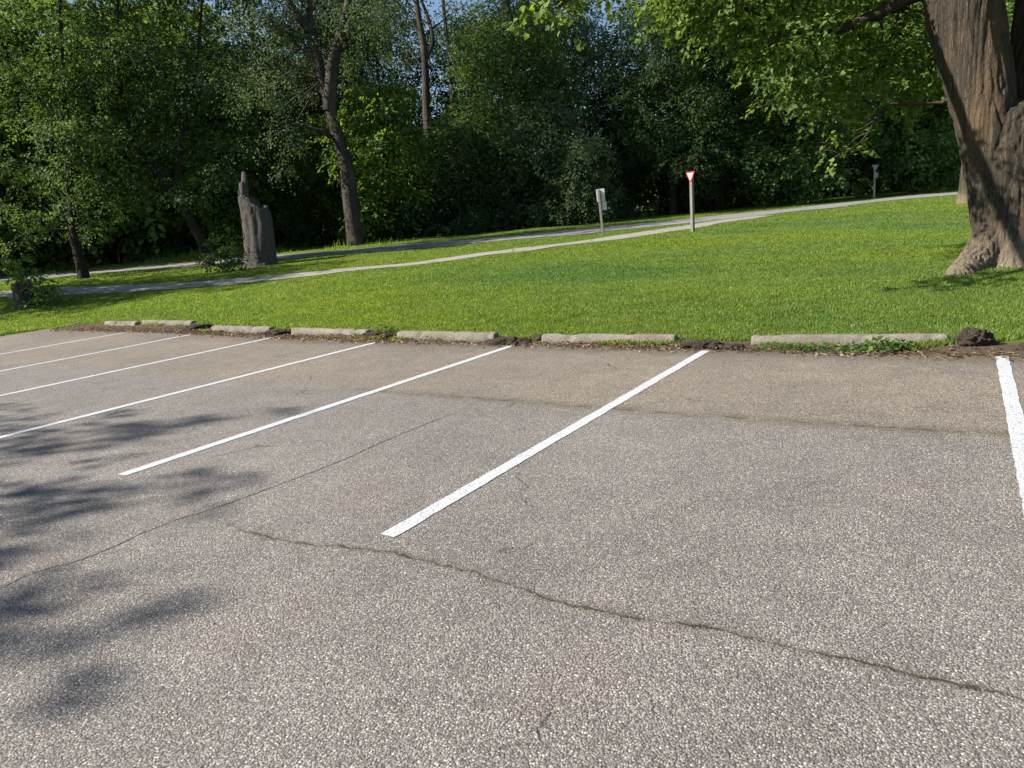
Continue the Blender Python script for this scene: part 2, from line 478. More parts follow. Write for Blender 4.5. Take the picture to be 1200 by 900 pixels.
M['bark'] = bark_material('grey_bark', (.018, .016, .013), (.11, .098, .082), 7.0, .16, (.115, .085, .06))
M['bark_dark'] = bark_material('dark_bark', (.014, .012, .010), (.070, .060, .050), 8.0, .2)
M['deadwood'] = bark_material('dead_wood', (.026, .022, .018), (.205, .183, .160), 13.0, .11)
M['soil'] = simple('dark_soil', (.014, .010, .007), (.080, .058, .041), 40, .98, 1.0, bd=.03)
M['litter'] = leaf_material('dead_leaves', (.10, .07, .045), (.26, .20, .14), (1.2, 1.0, .8), .15, .3)
M['post'] = simple('weathered_post', (.13, .12, .105), (.22, .205, .18), 14, .9, .4)
M['metal'] = simple('sign_back_metal', (.42, .43, .44), (.55, .56, .57), 6, .45, .08, .35)
M['red'] = simple('sign_red', (.62, .03, .035), (.72, .045, .05), 5, .5, .03)
M['white'] = simple('sign_white', (.74, .72, .71), (.82, .80, .79), 5, .5, .03)


# ------------------------------------------------------------------ mesh helpers
def mesh_np(name, verts, faces_flat, nper, mat, smooth=False):
    """A mesh from numpy arrays; every face has NPER corners."""
    me = bpy.data.meshes.new(name)
    verts = np.ascontiguousarray(verts, np.float32)
    faces_flat = np.ascontiguousarray(faces_flat, np.int32).ravel()
    nf = len(faces_flat) // nper
    me.vertices.add(len(verts))
    me.vertices.foreach_set('co', verts.ravel())
    me.loops.add(len(faces_flat))
    me.loops.foreach_set('vertex_index', faces_flat)
    me.polygons.add(nf)
    me.polygons.foreach_set('loop_start', np.arange(0, nf * nper, nper, dtype=np.int32))
    if smooth:
        me.polygons.foreach_set('use_smooth', np.ones(nf, bool))
    me.update(calc_edges=True)
    if mat:
        me.materials.append(mat)
    return me


def link(name, me, parent=None, loc=None):
    o = bpy.data.objects.new(name, me)
    COL.objects.link(o)
    if parent:
        o.parent = parent
    if loc is not None:
        o.location = loc
    return o


def tag(o, label=None, cat=None, group=None, kind=None):
    for k, v in (('label', label), ('category', cat), ('group', group), ('kind', kind)):
        if v:
            o[k] = v
    return o


def empty(name, loc, label, cat, group=None, rz=0.0):
    o = bpy.data.objects.new(name, None)
    o.empty_display_size = .2
    COL.objects.link(o)
    o.location = loc
    o.rotation_euler = (0, 0, rz)
    return tag(o, label, cat, group)


def copy_tree(o, parent=None):
    c = o.copy()
    COL.objects.link(c)
    c.parent = parent
    for ch in list(o.children):
        copy_tree(ch, c)
    return c


class Tubes:
    """Collects tapered tubes as quads."""
    def __init__(s):
        s.v, s.f, s.n = [], [], 0

    def tube(s, pts, rad, seg=8, cap=False):
        pts = np.asarray(pts, float)
        rad = np.asarray(rad, float)
        k = len(pts)
        tan = np.gradient(pts, axis=0)
        tan /= np.linalg.norm(tan, axis=1)[:, None] + 1e-9
        ref = np.array([1., 0, 0]) if abs(tan[0][0]) < .8 else np.array([0, 1., 0])
        u = np.cross(tan, ref); u /= np.linalg.norm(u, axis=1)[:, None] + 1e-9
        w = np.cross(tan, u)
        a = np.linspace(0, 2 * math.pi, seg, endpoint=False)
        ring = pts[:, None, :] + rad[:, None, None] * (np.cos(a)[None, :, None] * u[:, None, :] + np.sin(a)[None, :, None] * w[:, None, :])
        s.v.append(ring.reshape(-1, 3))
        i = np.arange(k - 1)[:, None] * seg
        j = np.arange(seg)[None, :]
        j2 = (j + 1) % seg
        q = np.stack([i + j, i + j2, i + seg + j2, i + seg + j], -1).reshape(-1, 4) + s.n
        s.f.append(q)
        s.n += k * seg
        if cap:
            for base in (0, (k - 1) * seg):
                c = s.n
                s.v.append(pts[0 if base == 0 else -1][None, :])
                s.n += 1
                b0 = s.n - 1 - k * seg + base if base == 0 else s.n - 2 - k * seg + base
                idx = b0 + np.arange(seg)
                s.f.append(np.stack([idx, np.roll(idx, -1), np.full(seg, c), np.full(seg, c)], -1)[:, [0, 1, 2, 2]] if False else np.stack([idx, np.roll(idx, -1), np.full(seg, c), idx], -1)[:0])
        return s

    def mesh(s, name, mat):
        return mesh_np(name, np.concatenate(s.v), np.concatenate(s.f), 4, mat, True)


def spline(pts, n):
    """Catmull-Rom through pts, n samples."""
    p = np.asarray(pts, float)
    p = np.vstack([2 * p[0] - p[1], p, 2 * p[-1] - p[-2]])
    m = len(p) - 3
    t = np.linspace(0, m - 1e-6, n)
    i = t.astype(int)
    f = (t - i)[:, None]
    a, b, c, d = p[i], p[i + 1], p[i + 2], p[i + 3]
    return .5 * ((2 * b) + (c - a) * f + (2 * a - 5 * b + 4 * c - d) * f ** 2 + (3 * b - a - 3 * c + d) * f ** 3)


def unit(a):
    return a / (np.linalg.norm(a, axis=-1, keepdims=True) + 1e-9)


MAPLE = np.array([(0, 0, 0), (.05, .12, .02), (.10, .42, .05), (.30, .30, .02), (.42, .50, .06), (.58, .34, 0), (.62, .20, .02), (.84, .17, .02), (1.05, 0, -.05),
                  (.84, -.17, .02), (.62, -.20, .02), (.58, -.34, 0), (.42, -.50, .06), (.30, -.30, .02), (.10, -.42, .05), (.05, -.12, .02)])


def leaf_mesh(name, pos, dirs, nrm, size, mat, shape='rhomb', wid=.36):
    d = unit(dirs)
    s = unit(np.cross(nrm, d))
    n = np.cross(d, s)
    size = np.asarray(size)[:, None]
    if shape == 'rhomb':
        outl = np.array([(0, 0, 0), (.42, wid, .10), (1, 0, -.06), (.42, -wid, .10)])
        tri = np.array([[0, 2, 1], [0, 3, 2]])
    else:
        outl = np.vstack([[(.38, 0, -.05)], MAPLE])
        k = len(MAPLE)
        tri = np.array([[0, 1 + i, 1 + (i + 1) % k] for i in range(k)])
    V = pos[:, None, :] + size[:, :, None] * (outl[None, :, 0:1] * d[:, None, :] + outl[None, :, 1:2] * s[:, None, :] + outl[None, :, 2:3] * n[:, None, :])
    F = tri[None] + (np.arange(len(pos)) * len(outl))[:, None, None]
    return mesh_np(name, V.reshape(-1, 3), F.reshape(-1, 3), 3, mat)


def spray_points(clumps, per_m2, r, centre=None, droop=.35, spray_len=1.0, leaves=16, flat=.12, fill=.45):
    """Leaf positions in outward drooping sprays over clumps (x, y, z, rx, ry, rz)."""
    P, D, N = [], [], []
    for c in clumps:
        c = np.asarray(c, float)
        if len(c) == 4:
            c = np.array([c[0], c[1], c[2], c[3], c[3], c[3] * .8])
        R = c[3:6]
        area = 4 * math.pi * ((R[0] * R[1]) ** 1.6 / 3 + (R[0] * R[2]) ** 1.6 / 3 + (R[1] * R[2]) ** 1.6 / 3) ** (1 / 1.6)
        ns = max(3, int(area * per_m2 / leaves))
        u = unit(r.normal(size=(ns, 3)))
        rad = r.random(ns) ** fill
        lump = .75 + .5 * r.random(ns)
        p0 = c[:3] + u * R * (rad * lump)[:, None]
        o = u * np.array([1, 1, .55])
        if centre is not None:
            o = o + .5 * unit(c[:3] - np.asarray(centre))
        o = unit(o + r.normal(size=(ns, 3)) * .25)
        o[:, 2] -= droop * (.4 + r.random(ns))
        o = unit(o)
        lat = unit(np.cross(o, np.array([0, 0, 1.]) + r.normal(size=(ns, 3)) * .25))
        up = np.cross(lat, o)
        up = np.where(up[:, 2:3] < 0, -up, up)
        L = spray_len * (.5 + .8 * r.random(ns))
        t = r.random((ns, leaves)) ** .8
        w = (r.random((ns, leaves)) - .5) * (1.0 - .55 * t) * .85
        hh = r.normal(size=(ns, leaves)) * flat
        sag = -.30 * t ** 2
        p = p0[:, None, :] + L[:, None, None] * (t[..., None] * o[:, None, :] + w[..., None] * lat[:, None, :] + hh[..., None] * up[:, None, :])
        p[..., 2] += sag * L[:, None]
        P.append(p.reshape(-1, 3))
        d = o[:, None, :] + lat[:, None, :] * (np.sign(w) * .7)[..., None] + r.normal(size=(ns, leaves, 3)) * .4
        d[..., 2] -= .35
        D.append(d.reshape(-1, 3))
        nn = up[:, None, :] + r.normal(size=(ns, leaves, 3)) * .36
        N.append(nn.reshape(-1, 3))
    return np.concatenate(P), np.concatenate(D), np.concatenate(N)


def limbs_to(tb, base_path, base_rad, targets, r, seg=6, thick=.35, twigs=2, amin=0):
    """Limbs from a trunk path to the clumps it carries, with a few twigs at each end."""
    base_path = np.asarray(base_path)
    for c in targets:
        c = np.asarray(c, float)[:3]
        dz = c[2] - base_path[:, 2]
        hd = np.linalg.norm((base_path - c)[:, :2], axis=1)
        i = max(amin, int(np.argmin(np.abs(dz - .75 * hd))))
        a = base_path[i]
        Ln = np.linalg.norm(c - a)
        r0 = min(base_rad[i] * .6, .02 + Ln * .022) * (thick / .35)
        mid = a * .5 + c * .5 + np.array([r.normal() * .1, r.normal() * .1, .10 + r.normal() * .06]) * Ln
        path = spline([a, mid, c], 7)
        tb.tube(path, np.linspace(r0, max(.012, r0 * .22), 7), seg)
        for k in range(twigs):
            e = c + unit(r.normal(size=3)) * Ln * .22
            b = path[r.integers(3, 6)]
            tb.tube(spline([b, (b + e) / 2 + r.normal(size=3) * .06 * Ln, e], 5), np.linspace(r0 * .3, .006, 5), 4)


# ------------------------------------------------------------------ ground, lot, road, path
def grid_lines(segs):
    out = []
    for a, b, st in segs:
        out.extend(np.arange(a, b - 1e-6, st))
    out.append(segs[-1][1])
    return np.array(out)


gx = grid_lines([(-900, -120, 60), (-120, -60, 3), (-60, -21, .5), (-21, 6, .10), (6, 40, .8), (40, 120, 8), (120, 900, 60)])
gy = grid_lines([(-900, -60, 60), (-60, 0, 4), (0, 6, .6), (6, 7.6, .2), (7.6, 9.6, .06), (9.6, 13, .2), (13, 70, .5), (70, 140, 5), (140, 900, 60)])
GX, GY = np.meshgrid(gx, gy)
GZ = ground_z(GX, GY)
ny, nx = GX.shape
ii = np.arange(ny - 1)[:, None] * nx + np.arange(nx - 1)[None, :]
FQ = np.stack([ii, ii + 1, ii + nx + 1, ii + nx], -1).reshape(-1, 4)
tag(link('ground', mesh_np('ground', np.stack([GX, GY, GZ], -1).reshape(-1, 3), FQ, 4, M['ground'], True)), kind='structure')

lot_v = np.array([(LOT_L - .3, -32, 0), (40, -32, 0), (40, 9.4, 0), (LOT_L - .3, 9.4, 0)])
tag(link('parking_lot', mesh_np('parking_lot', lot_v, [0, 1, 2, 3], 4, M['asphalt'])), kind='structure')

ROAD = [(-120, -6), (-75, 9.5), (-60, 14.8), (-48, 19.2), (-40, 21.9), (-33.5, 24.0), (-27.8, 26.2), (-22.8, 28.4), (-18.3, 30.4), (-14.8, 32.8), (-11.8, 36.2),
        (-8.6, 41.0), (-5.2, 44.8), (-.8, 47.6), (6, 50), (20, 53), (45, 56), (90, 58)]
PATH = [(-120, -14), (-75, 5.5), (-58, 10.3), (-45, 12.6), (-34.6, 13.5), (-28.1, 13.9), (-23.7, 14.55), (-20.3, 15.7), (-17.7, 17.5), (-15.7, 19.9), (-14.1, 22.3), (-12.6, 25.0),
        (-11.35, 27.7), (-10.3, 30.4), (-9.6, 33.2), (-9.1, 36.5)]
road_c = spline(ROAD, 420)
path_c = spline(PATH, 420)


def ribbon(name, c, width, lift, mat, nw=5):
    t = unit(np.gradient(c, axis=0))
    nrm = np.stack([-t[:, 1], t[:, 0]], -1)
    jit = lambda s: (vnoise(c[:, 0] * .9 + s, c[:, 1] * .9) - .5) * .35
    V = []
    for k in range(nw):
        a = k / (nw - 1) * 2 - 1
        e = jit(3) if k == 0 else jit(77) if k == nw - 1 else 0
        p = c + nrm * (a * width / 2 + e)[:, None] if not np.isscalar(e) else c + nrm * (a * width / 2)
        V.append(np.stack([p[:, 0], p[:, 1], ground_z(p[:, 0], p[:, 1]) + lift], -1))
    V = np.stack(V, 1).reshape(-1, 3)
    i = np.arange(len(c) - 1)[:, None] * nw + np.arange(nw - 1)[None, :]
    F = np.stack([i, i + nw, i + nw + 1, i + 1], -1).reshape(-1, 4)
    return tag(link(name, mesh_np(name, V, F, 4, mat, True)), kind='structure')


ribbon('footpath', path_c, 1.75, .018, M['path'])
ribbon('road', road_c, 4.3, .026, M['road'], 9)


def dist_to(c, x, y):
    best = np.full(len(x), 1e9)
    cc = c[::4]
    for p, q in zip(cc[:-1], cc[1:]):
        d = q - p
        l2 = d @ d
        t = np.clip(((x - p[0]) * d[0] + (y - p[1]) * d[1]) / l2, 0, 1)
        best = np.minimum(best, np.hypot(x - p[0] - t * d[0], y - p[1] - t * d[1]))
    return best


# ------------------------------------------------------------------ painted stall lines
LINES = [((.255, 8.28), (.335, 2.80), 'white painted stall line at the right edge, beside the soil clod'),
         ((-2.62, 8.10), (-2.64, 2.62), 'long white painted stall line ending nearest the middle of the lot'),
         ((-5.33, 8.10), (-5.37, 2.64), 'white painted stall line whose near end stops beside the tree shadow'),
         ((-7.87, 8.20), (-7.90, 2.65), 'white painted stall line running through the tip of the tree shadow'),
         ((-10.60, 8.44), (-10.50, 2.70), 'white painted stall line fourth from the left edge of the lot'),
         ((-13.25, 8.60), (-12.95, 2.75), 'thin white painted stall line third from the left edge of the lot'),
         ((-15.80, 8.68), (-15.50, 2.80), 'thin far white stall line leading to the gap at the two leftmost wheel stops'),
         ]
LINES[4] = (LINES[4][0], LINES[4][1], 'thin white painted stall line third from the left, above the shadow')
LINES[5] = (LINES[5][0], LINES[5][1], 'thin white painted stall line second from the left')
LINES[6] = (LINES[6][0], LINES[6][1], 'farthest thin white stall line, leftmost in the lot')
for a, b, lab in LINES:
    a = np.array(a); b = np.array(b)
    n = 70
    c = a + (b - a) * np.linspace(0, 1, n)[:, None]
    t = unit(b - a)
    nr = np.array([-t[1], t[0]])
    w = .052
    jl = (rng.random(n) - .5) * .008
    jr = (rng.random(n) - .5) * .008
    L = c + nr * (w + jl)[:, None]
    Rr = c - nr * (w + jr)[:, None]
    V = np.concatenate([np.c_[L, np.full(n, .004)], np.c_[Rr, np.full(n, .004)]])
    i = np.arange(n - 1)
    F = np.stack([i, i + 1, i + n + 1, i + n], -1)
    tag(link('stall_line', mesh_np('stall_line', V, F, 4, M['paint'])), lab, 'painted line', 'painted stall lines')


# ------------------------------------------------------------------ wheel stops
def stop_mesh(length, seed):
    r = np.random.default_rng(seed)
    prof = [(-.085, 0), (-.088, .05), (-.062, .128), (-.045, .142), (.045, .142), (.062, .128), (.088, .05), (.085, 0)]
    xs = np.concatenate([[-length / 2, -length / 2 + .012], np.linspace(-length / 2 + .04, length / 2 - .04, 60), [length / 2 - .012, length / 2]])
    V = []
    for k, x in enumerate(xs):
        sc = .90 if k in (0, len(xs) - 1) else .965 if k in (1, len(xs) - 2) else 1.0
        for y, z in prof:
            V.append((x, y * sc, z * sc))
    V = np.array(V)
    dv = (vnoise(V[:, 0] * 9 + seed, V[:, 1] * 14, V[:, 2] * 14) - .5)[:, None] * .008
    V = V + dv * np.array([.4, 1, .7])
    # chips out of the top edges
    for k in range(5):
        cx_ = r.uniform(-length / 2, length / 2)
        side = r.choice([-1, 1])
        m = np.exp(-((V[:, 0] - cx_) / .05) ** 2) * (np.sign(V[:, 1]) == side) * (V[:, 2] > .1)
        V[:, 2] -= m * .025
        V[:, 1] -= side * m * .02
    k = len(prof)
    F = []
    for i in range(len(xs) - 1):
        for j in range(k - 1):
            F.append((i * k + j, i * k + j + 1, (i + 1) * k + j + 1, (i + 1) * k + j))
    for base, rev in ((0, False), ((len(xs) - 1) * k, True)):
        for j in range(3):
            q = (base + j, base + 7 - j, base + 6 - j, base + j + 1)
            F.append(q if not rev else q[::-1])
    me = mesh_np('wheel_stop', V, np.array(F), 4, M['concrete'])
    return me


STOPS = [((-2.17, 8.38), (-.20, 8.60), 'concrete wheel stop with leafy green weeds along its front'),
         ((-4.96, 8.26), (-3.09, 8.34), 'concrete wheel stop with mown grass along its front, second from the right'),
         ((-7.66, 8.33), (-5.79, 8.32), 'grey concrete wheel stop third from the right, between two soil patches'),
         ((-10.40, 8.53), (-8.42, 8.42), 'middle concrete wheel stop of the seven, with leaf litter along its front'),
         ((-13.0, 8.68), (-11.09, 8.60), 'concrete wheel stop fifth from the right, in dry leaf litter'),
         ((-16.38, 9.18), (-14.31, 9.10), 'concrete wheel stop second from the left, nearly touching the leftmost one'),
         ((-17.83, 9.07), (-16.42, 9.05), 'short leftmost concrete wheel stop at the corner of the lot')]
for i, (a, b, lab) in enumerate(STOPS):
    a = np.array(a); b = np.array(b)
    c = (a + b) / 2
    ang = math.atan2(b[1] - a[1], b[0] - a[0])
    c = c + np.array([-math.sin(ang), math.cos(ang)]) * .10
    o = link('wheel_stop', stop_mesh(np.linalg.norm(b - a), 11 + i), loc=(c[0], c[1], max(-.004, gz(c[0], c[1]) - .05)))
    o.rotation_euler = (0, 0, ang)
    o.scale = (1, 1, .95)
    tag(o, lab, 'wheel stop', 'concrete wheel stops along the lawn')


# ------------------------------------------------------------------ grass
def grass_field():
    N0 = 1500000
    # sample positions in polar form about the camera so that density falls with distance
    d = 7.2 * (60 / 7.2) ** (rng.random(N0) ** .92)
    k = rng.uniform(-.84, .80, N0)
    x = HEAD[0] * d - LEFT[0] * k * d
    y = HEAD[1] * d - LEFT[1] * k * d
    keep = edge_t(x, y) > .62
    keep &= dist_to(path_c, x, y) > .86 + .25 * (vnoise(x * 2, y * 2) - .3)
    keep &= dist_to(road_c, x, y) > 2.12 + .35 * (vnoise(x * 2, y * 2, 5) - .3)
    # thin and patchy on the soil in front of the stops
    et = edge_t(x, y)
    patch = vnoise(x * 1.3 + 5, y * 2.2, 7) * .7 + vnoise(x * 6, y * 6, 2) * .3
    front = (et < 1.25) & (x > -19.3)
    fr_ok = (patch > .50) & (x > -9.5) | (patch > .70)
    keep &= ~front | (fr_ok & (et > .72))
    bare = vnoise(x * .8, y * 1.3, 12)
    x, y, d = x[keep], y[keep], d[keep]
    n = len(x)
    z = ground_z(x, y)
    tall = .7 + .6 * vnoise(x * .9, y * .9, 4)
    hgt = (.024 + .021 * rng.random(n)) * tall
    hgt[edge_t(x, y) < 1.6] *= 1.35
    wid = .0035 + .00062 * d * (.7 + .6 * rng.random(n))
    a = rng.uniform(0, 2 * math.pi, n)
    lean = rng.normal(size=(n, 2)) * .45
    sx, sy = np.cos(a), np.sin(a)
    b0 = np.stack([x - sx * wid, y - sy * wid, z - .006], -1)
    b1 = np.stack([x + sx * wid, y + sy * wid, z - .006], -1)
    tp = np.stack([x + lean[:, 0] * hgt, y + lean[:, 1] * hgt, z + hgt], -1)
    V = np.stack([b0, b1, tp], 1).reshape(-1, 3)
    o = link('grass', mesh_np('grass', V, np.arange(3 * n), 3, M['grass']))
    tag(o, 'short mown green lawn grass sloping up from the lot to the woods', 'grass', kind='stuff')
    return n


n_grass = grass_field()


# ------------------------------------------------------------------ leaf litter, soil, weeds by the stops
def litter():
    n = 5200
    x = rng.uniform(-19.2, 2.5, n)
    s = 8.18 + .45 * sstep(8, 15, -x)
    y = s + rng.normal(size=n) * .16 + .02
    p = vnoise(x * .9, y * 1.5, 21)
    k = rng.random(n) < np.where(x < -8, 1.0, .15 + p * .8)
    x, y = x[k], y[k]
    n = len(x)
    z = np.maximum(ground_z(x, y), 0.0) + .012 + rng.random(n) * .015
    pos = np.stack([x, y, z], -1)
    d = rng.normal(size=(n, 3)) * np.array([1, 1, .3])
    nr = rng.normal(size=(n, 3)) * .55 + np.array([0, 0, 1])
    tag(link('leaf_litter', leaf_mesh('leaf_litter', pos, d, nr, rng.uniform(.018, .055, n), M['litter'], wid=.3)),
        'dry brown leaf litter along the front of the wheel stops', 'leaf litter', kind='stuff')


litter()


def straw():
    n = 5200
    x = rng.uniform(-19.0, 2.2, n)
    s = 8.20 + .45 * sstep(8, 15, -x)
    y = s + rng.normal(size=n) * .10
    k = rng.random(n) < .25 + .75 * vnoise(x * 1.4 + 8, y * 2, 5)
    x, y = x[k], y[k]
    n = len(x)
    z = np.maximum(ground_z(x, y), 0.0) + .008 + rng.random(n) * .012
    d = rng.normal(size=(n, 3)) * np.array([1, .6, .12])
    nr = rng.normal(size=(n, 3)) * .35 + np.array([0, 0, 1])
    tag(link('dead_grass', leaf_mesh('dead_grass', np.stack([x, y, z], -1), d, nr, rng.uniform(.04, .10, n), M['litter'], wid=.05)),
        'pale dead grass stalks strewn on the soil before the wheel stops', 'dead grass', kind='stuff')


straw()


def grit():
    n = 220
    x = rng.uniform(-12, 3, n); y = rng.uniform(1.6, 8.2, n)
    r0 = .003 + .004 * rng.random(n) ** 3
    oc = np.array([(1, 0, 0), (0, 1, 0), (-1, 0, 0), (0, -1, 0), (0, 0, 1), (0, 0, -1)], float)
    tri = np.array([(0, 1, 4), (1, 2, 4), (2, 3, 4), (3, 0, 4), (1, 0, 5), (2, 1, 5), (3, 2, 5), (0, 3, 5)])
    V = oc[None] * r0[:, None, None] * (.6 + .8 * rng.random((n, 6, 1))) + np.stack([x, y, r0 * .7], -1)[:, None, :]
    F = tri[None] + (np.arange(n) * 6)[:, None, None]
    tag(link('loose_grit', mesh_np('loose_grit', V.reshape(-1, 3), F.reshape(-1, 3), 3, M['path'])), 'loose bits of pale grit scattered over the asphalt', 'grit', kind='stuff')


grit()


def clod(name, x, y, r, hgt, lab, seed, flat=1.0):
    rr = np.random.default_rng(seed)
    V, Fq = [], []
    nu, nv = 72, 30
    for i in range(nv):
        ph = i / (nv - 1) * math.pi / 2
        for j in range(nu):
            th = j / nu * 2 * math.pi
            V.append((math.cos(th) * math.cos(ph) * r, math.sin(th) * math.cos(ph) * r * flat, math.sin(ph) * hgt))
    V = np.array(V)
    nz = vnoise(V[:, 0] * 16 + seed, V[:, 1] * 16, V[:, 2] * 16) * .6 + vnoise(V[:, 0] * 40 + seed, V[:, 1] * 40, V[:, 2] * 40) * .4
    sc = .35 + 1.15 * nz + .28 * (vnoise(V[:, 0] * 75 + seed, V[:, 1] * 75, V[:, 2] * 75) - .5)
    V = V * sc[:, None]
    V[:nu, 2] = -.05
    for i in range(nv - 1):
        for j in range(nu):
            Fq.append((i * nu + j, i * nu + (j + 1) % nu, (i + 1) * nu + (j + 1) % nu, (i + 1) * nu + j))
    z = max(gz(x, y), 0.0)
    o = link(name, mesh_np(name, V, np.array(Fq), 4, M['soil']), loc=(x, y, z))
    tag(o, lab, 'soil', 'dark soil heaps along the lot edge')


clod('soil_clod', .02, 8.64, .165, .15, 'crumbly dark soil clod beside the white line at the right edge', 1)
clod('soil_heap', -2.75, 8.34, .30, 0.049, 'low dark soil heap at the top of the long white line', 2, .6)
clod('soil_heap', -2.35, 8.26, .16, 0.042, 'small dark soil heap touching the left end of the weedy wheel stop', 3, .7)
clod('soil_heap', -5.50, 8.32, .36, 0.056, 'dark soil heap between the second and third wheel stops from the right', 4, .6)
clod('soil_heap', -5.05, 8.52, .22, 0.056, 'small soil heap behind the gap left of the second wheel stop from the right', 9, .6)
clod('soil_heap', -8.15, 8.46, .36, 0.063, 'dark soil heap between the third and fourth wheel stops from the right', 5, .6)
clod('soil_heap', -10.75, 8.62, .42, 0.056, 'dark soil heap between the fourth and fifth wheel stops from the right', 6, .5)
clod('soil_heap', -13.75, 8.95, .40, 0.063, 'dark soil heap right of the second wheel stop from the left', 7, .5)
clod('soil_heap', .75, 8.50, .34, 0.042, 'flat dark soil heap right of the last white line', 8, .6)


def weed(x, y, r, hgt, nl, lab, seed, size=.05, group='leafy weeds by the weedy wheel stop'):
    rr = np.random.default_rng(seed)
    z = max(gz(x, y), 0)
    e = empty('weed_plant', (x, y, z), lab, 'weed', group)
    a = rr.uniform(0, 2 * math.pi, nl)
    q = np.sqrt(rr.random(nl)) * r
    hh = hgt * (1 - (q / r) ** 2 * .7) * (.4 + .6 * rr.random(nl))
    pos = np.stack([np.cos(a) * q, np.sin(a) * q, hh], -1)
    d = np.stack([np.cos(a), np.sin(a), rr.normal(size=nl) * .3 - .1], -1) + rr.normal(size=(nl, 3)) * .5
    nr = np.array([0, 0, 1.]) + rr.normal(size=(nl, 3)) * .4
    link('foliage', leaf_mesh('weed_leaves', pos, d, nr, size * (.6 + .7 * rr.random(nl)), M['weed'], wid=.42), e)
    tb = Tubes()
    for k in range(min(nl // 3, 14)):
        p = pos[k]
        tb.tube([(p[0] * .2, p[1] * .2, -.01), (p[0] * .7, p[1] * .7, p[2] * .7), p], [.003, .0025, .0015], 4)
    link('stem', tb.mesh('weed_stem', M['weed']), e)


weed(-.80, 8.33, .20, .14, 110, 'tallest leafy green weed in front of the right wheel stop', 1, .055)
weed(-1.08, 8.24, .15, .09, 60, 'leafy weed touching the left of the tallest weed at the right wheel stop', 2)
weed(-.60, 8.38, .12, .10, 55, 'leafy weed touching the right of the tallest weed at the right wheel stop', 3)
weed(-1.42, 8.21, .15, .08, 55, 'low weed in front of the middle of the right wheel stop', 4, .04)
weed(-1.72, 8.19, .14, .07, 50, 'low weed in front of the left half of the right wheel stop', 5, .04)
weed(-2.00, 8.22, .10, .06, 30, 'smallest low weed at the left end of the right wheel stop', 6, .035)
weed(-3.9, 10.0, .10, .09, 26, 'pale clover tuft in the lawn behind the second wheel stop from the right', 7, .04, 'tufts in the mown lawn')
weed(-1.75, 10.1, .08, .08, 22, 'pale clover tuft standing in the lawn behind the right wheel stop', 8, .04, 'tufts in the mown lawn')
weed(-5.0, 8.62, .16, .10, 60, 'weed tuft at the left end of the second wheel stop from the right', 10, .04, 'tufts in the mown lawn')
weed(-8.25, 8.75, .15, .13, 60, 'weed tuft at the right end of the fourth wheel stop from the right', 12, .045, 'tufts in the mown lawn')


# ------------------------------------------------------------------ signs
def box(bm, c, s, rz=0.0, bev=0.0):
    r = bmesh.ops.create_cube(bm, size=1.0)
    bmesh.ops.scale(bm, vec=s, verts=r['verts'])
    if bev:
        es = list({e for v in r['verts'] for e in v.link_edges})
        rr = bmesh.ops.bevel(bm, geom=es, offset=bev, segments=2, affect='EDGES', profile=.5)
        vs = list({v for f in rr['faces'] for v in f.verts} | {v for v in r['verts'] if v.is_valid})
    else:
        vs = r['verts']
    bmesh.ops.rotate(bm, cent=(0, 0, 0), matrix=Matrix.Rotation(rz, 3, 'Z'), verts=vs)
    bmesh.ops.translate(bm, vec=c, verts=vs)


def bm_obj(name, bm, mat, parent=None):
    me = bpy.data.meshes.new(name)
    bm.to_mesh(me)
    bm.free()
    me.materials.append(mat)
    return link(name, me, parent)


def prism(bm, outline, y0, y1):
    a = [bm.verts.new((x, y0, z)) for x, z in outline]
    b = [bm.verts.new((x, y1, z)) for x, z in outline]
    bm.faces.new(a)
    bm.faces.new(b[::-1])
    n = len(a)
    for i in range(n):
        bm.faces.new((a[i], b[i], b[(i + 1) % n], a[(i + 1) % n]))
    bmesh.ops.recalc_face_normals(bm, faces=bm.faces)


def tri_outline(w, h, z0, rc, steps=5):
    """A triangle pointing down with rounded corners."""
    P = [np.array((-w / 2, z0)), np.array((w / 2, z0)), np.array((0, z0 - h))]
    out = []
    for i in range(3):
        p, a, b = P[i], P[i - 1], P[(i + 1) % 3]
        u, v = unit(a - p), unit(b - p)
        s, e = p + u * rc, p + v * rc
        for t in np.linspace(0, 1, steps):
            out.append(tuple((1 - t) ** 2 * s + 2 * t * (1 - t) * p + t * t * e))
    return out


def post_obj(e, hgt, w, dd, mat):
    bm = bmesh.new()
    box(bm, (0, 0, hgt / 2 - .15), (w, dd, hgt + .3), 0, .008)
    return bm_obj('post', bm, mat, e)


HEADA = math.atan2(HEAD[1], HEAD[0])
x, y = -9.12, 26.99
e = empty('yield_sign', (x, y, gz(x, y)), 'red and white triangular yield sign on a wooden post beside the path', 'road sign', None, HEADA - math.pi / 2 + math.radians(-61))
post_obj(e, 2.14, .13, .10, M['post'])
bm = bmesh.new(); prism(bm, tri_outline(.47, .42, 2.22, .045), -.062, -.058); p = bm_obj('sign_panel', bm, M['red'], e)
bm = bmesh.new(); prism(bm, tri_outline(.29, .255, 2.17, .02), -.066, -.0625); bm_obj('white_triangle', bm, M['white'], p)

x, y = -13.5, 28.33
e = empty('road_sign', (x, y, gz(x, y)), 'leaning sign post with two grey sign backs between path and road', 'road sign', None, HEADA - math.pi / 2 + math.radians(-24))
e.rotation_euler = (math.radians(1.0), math.radians(-3.0), HEADA - math.pi / 2 + math.radians(-24))
post_obj(e, 1.93, .10, .10, M['post'])
bm = bmesh.new(); box(bm, (.05, .068, 1.70), (.36, .006, .52), 0); bm_obj('sign_plate', bm, M['metal'], e)
bm = bmesh.new(); box(bm, (.12, .068, 1.24), (.28, .006, .36), 0); bm_obj('lower_plate', bm, M['metal'], e)

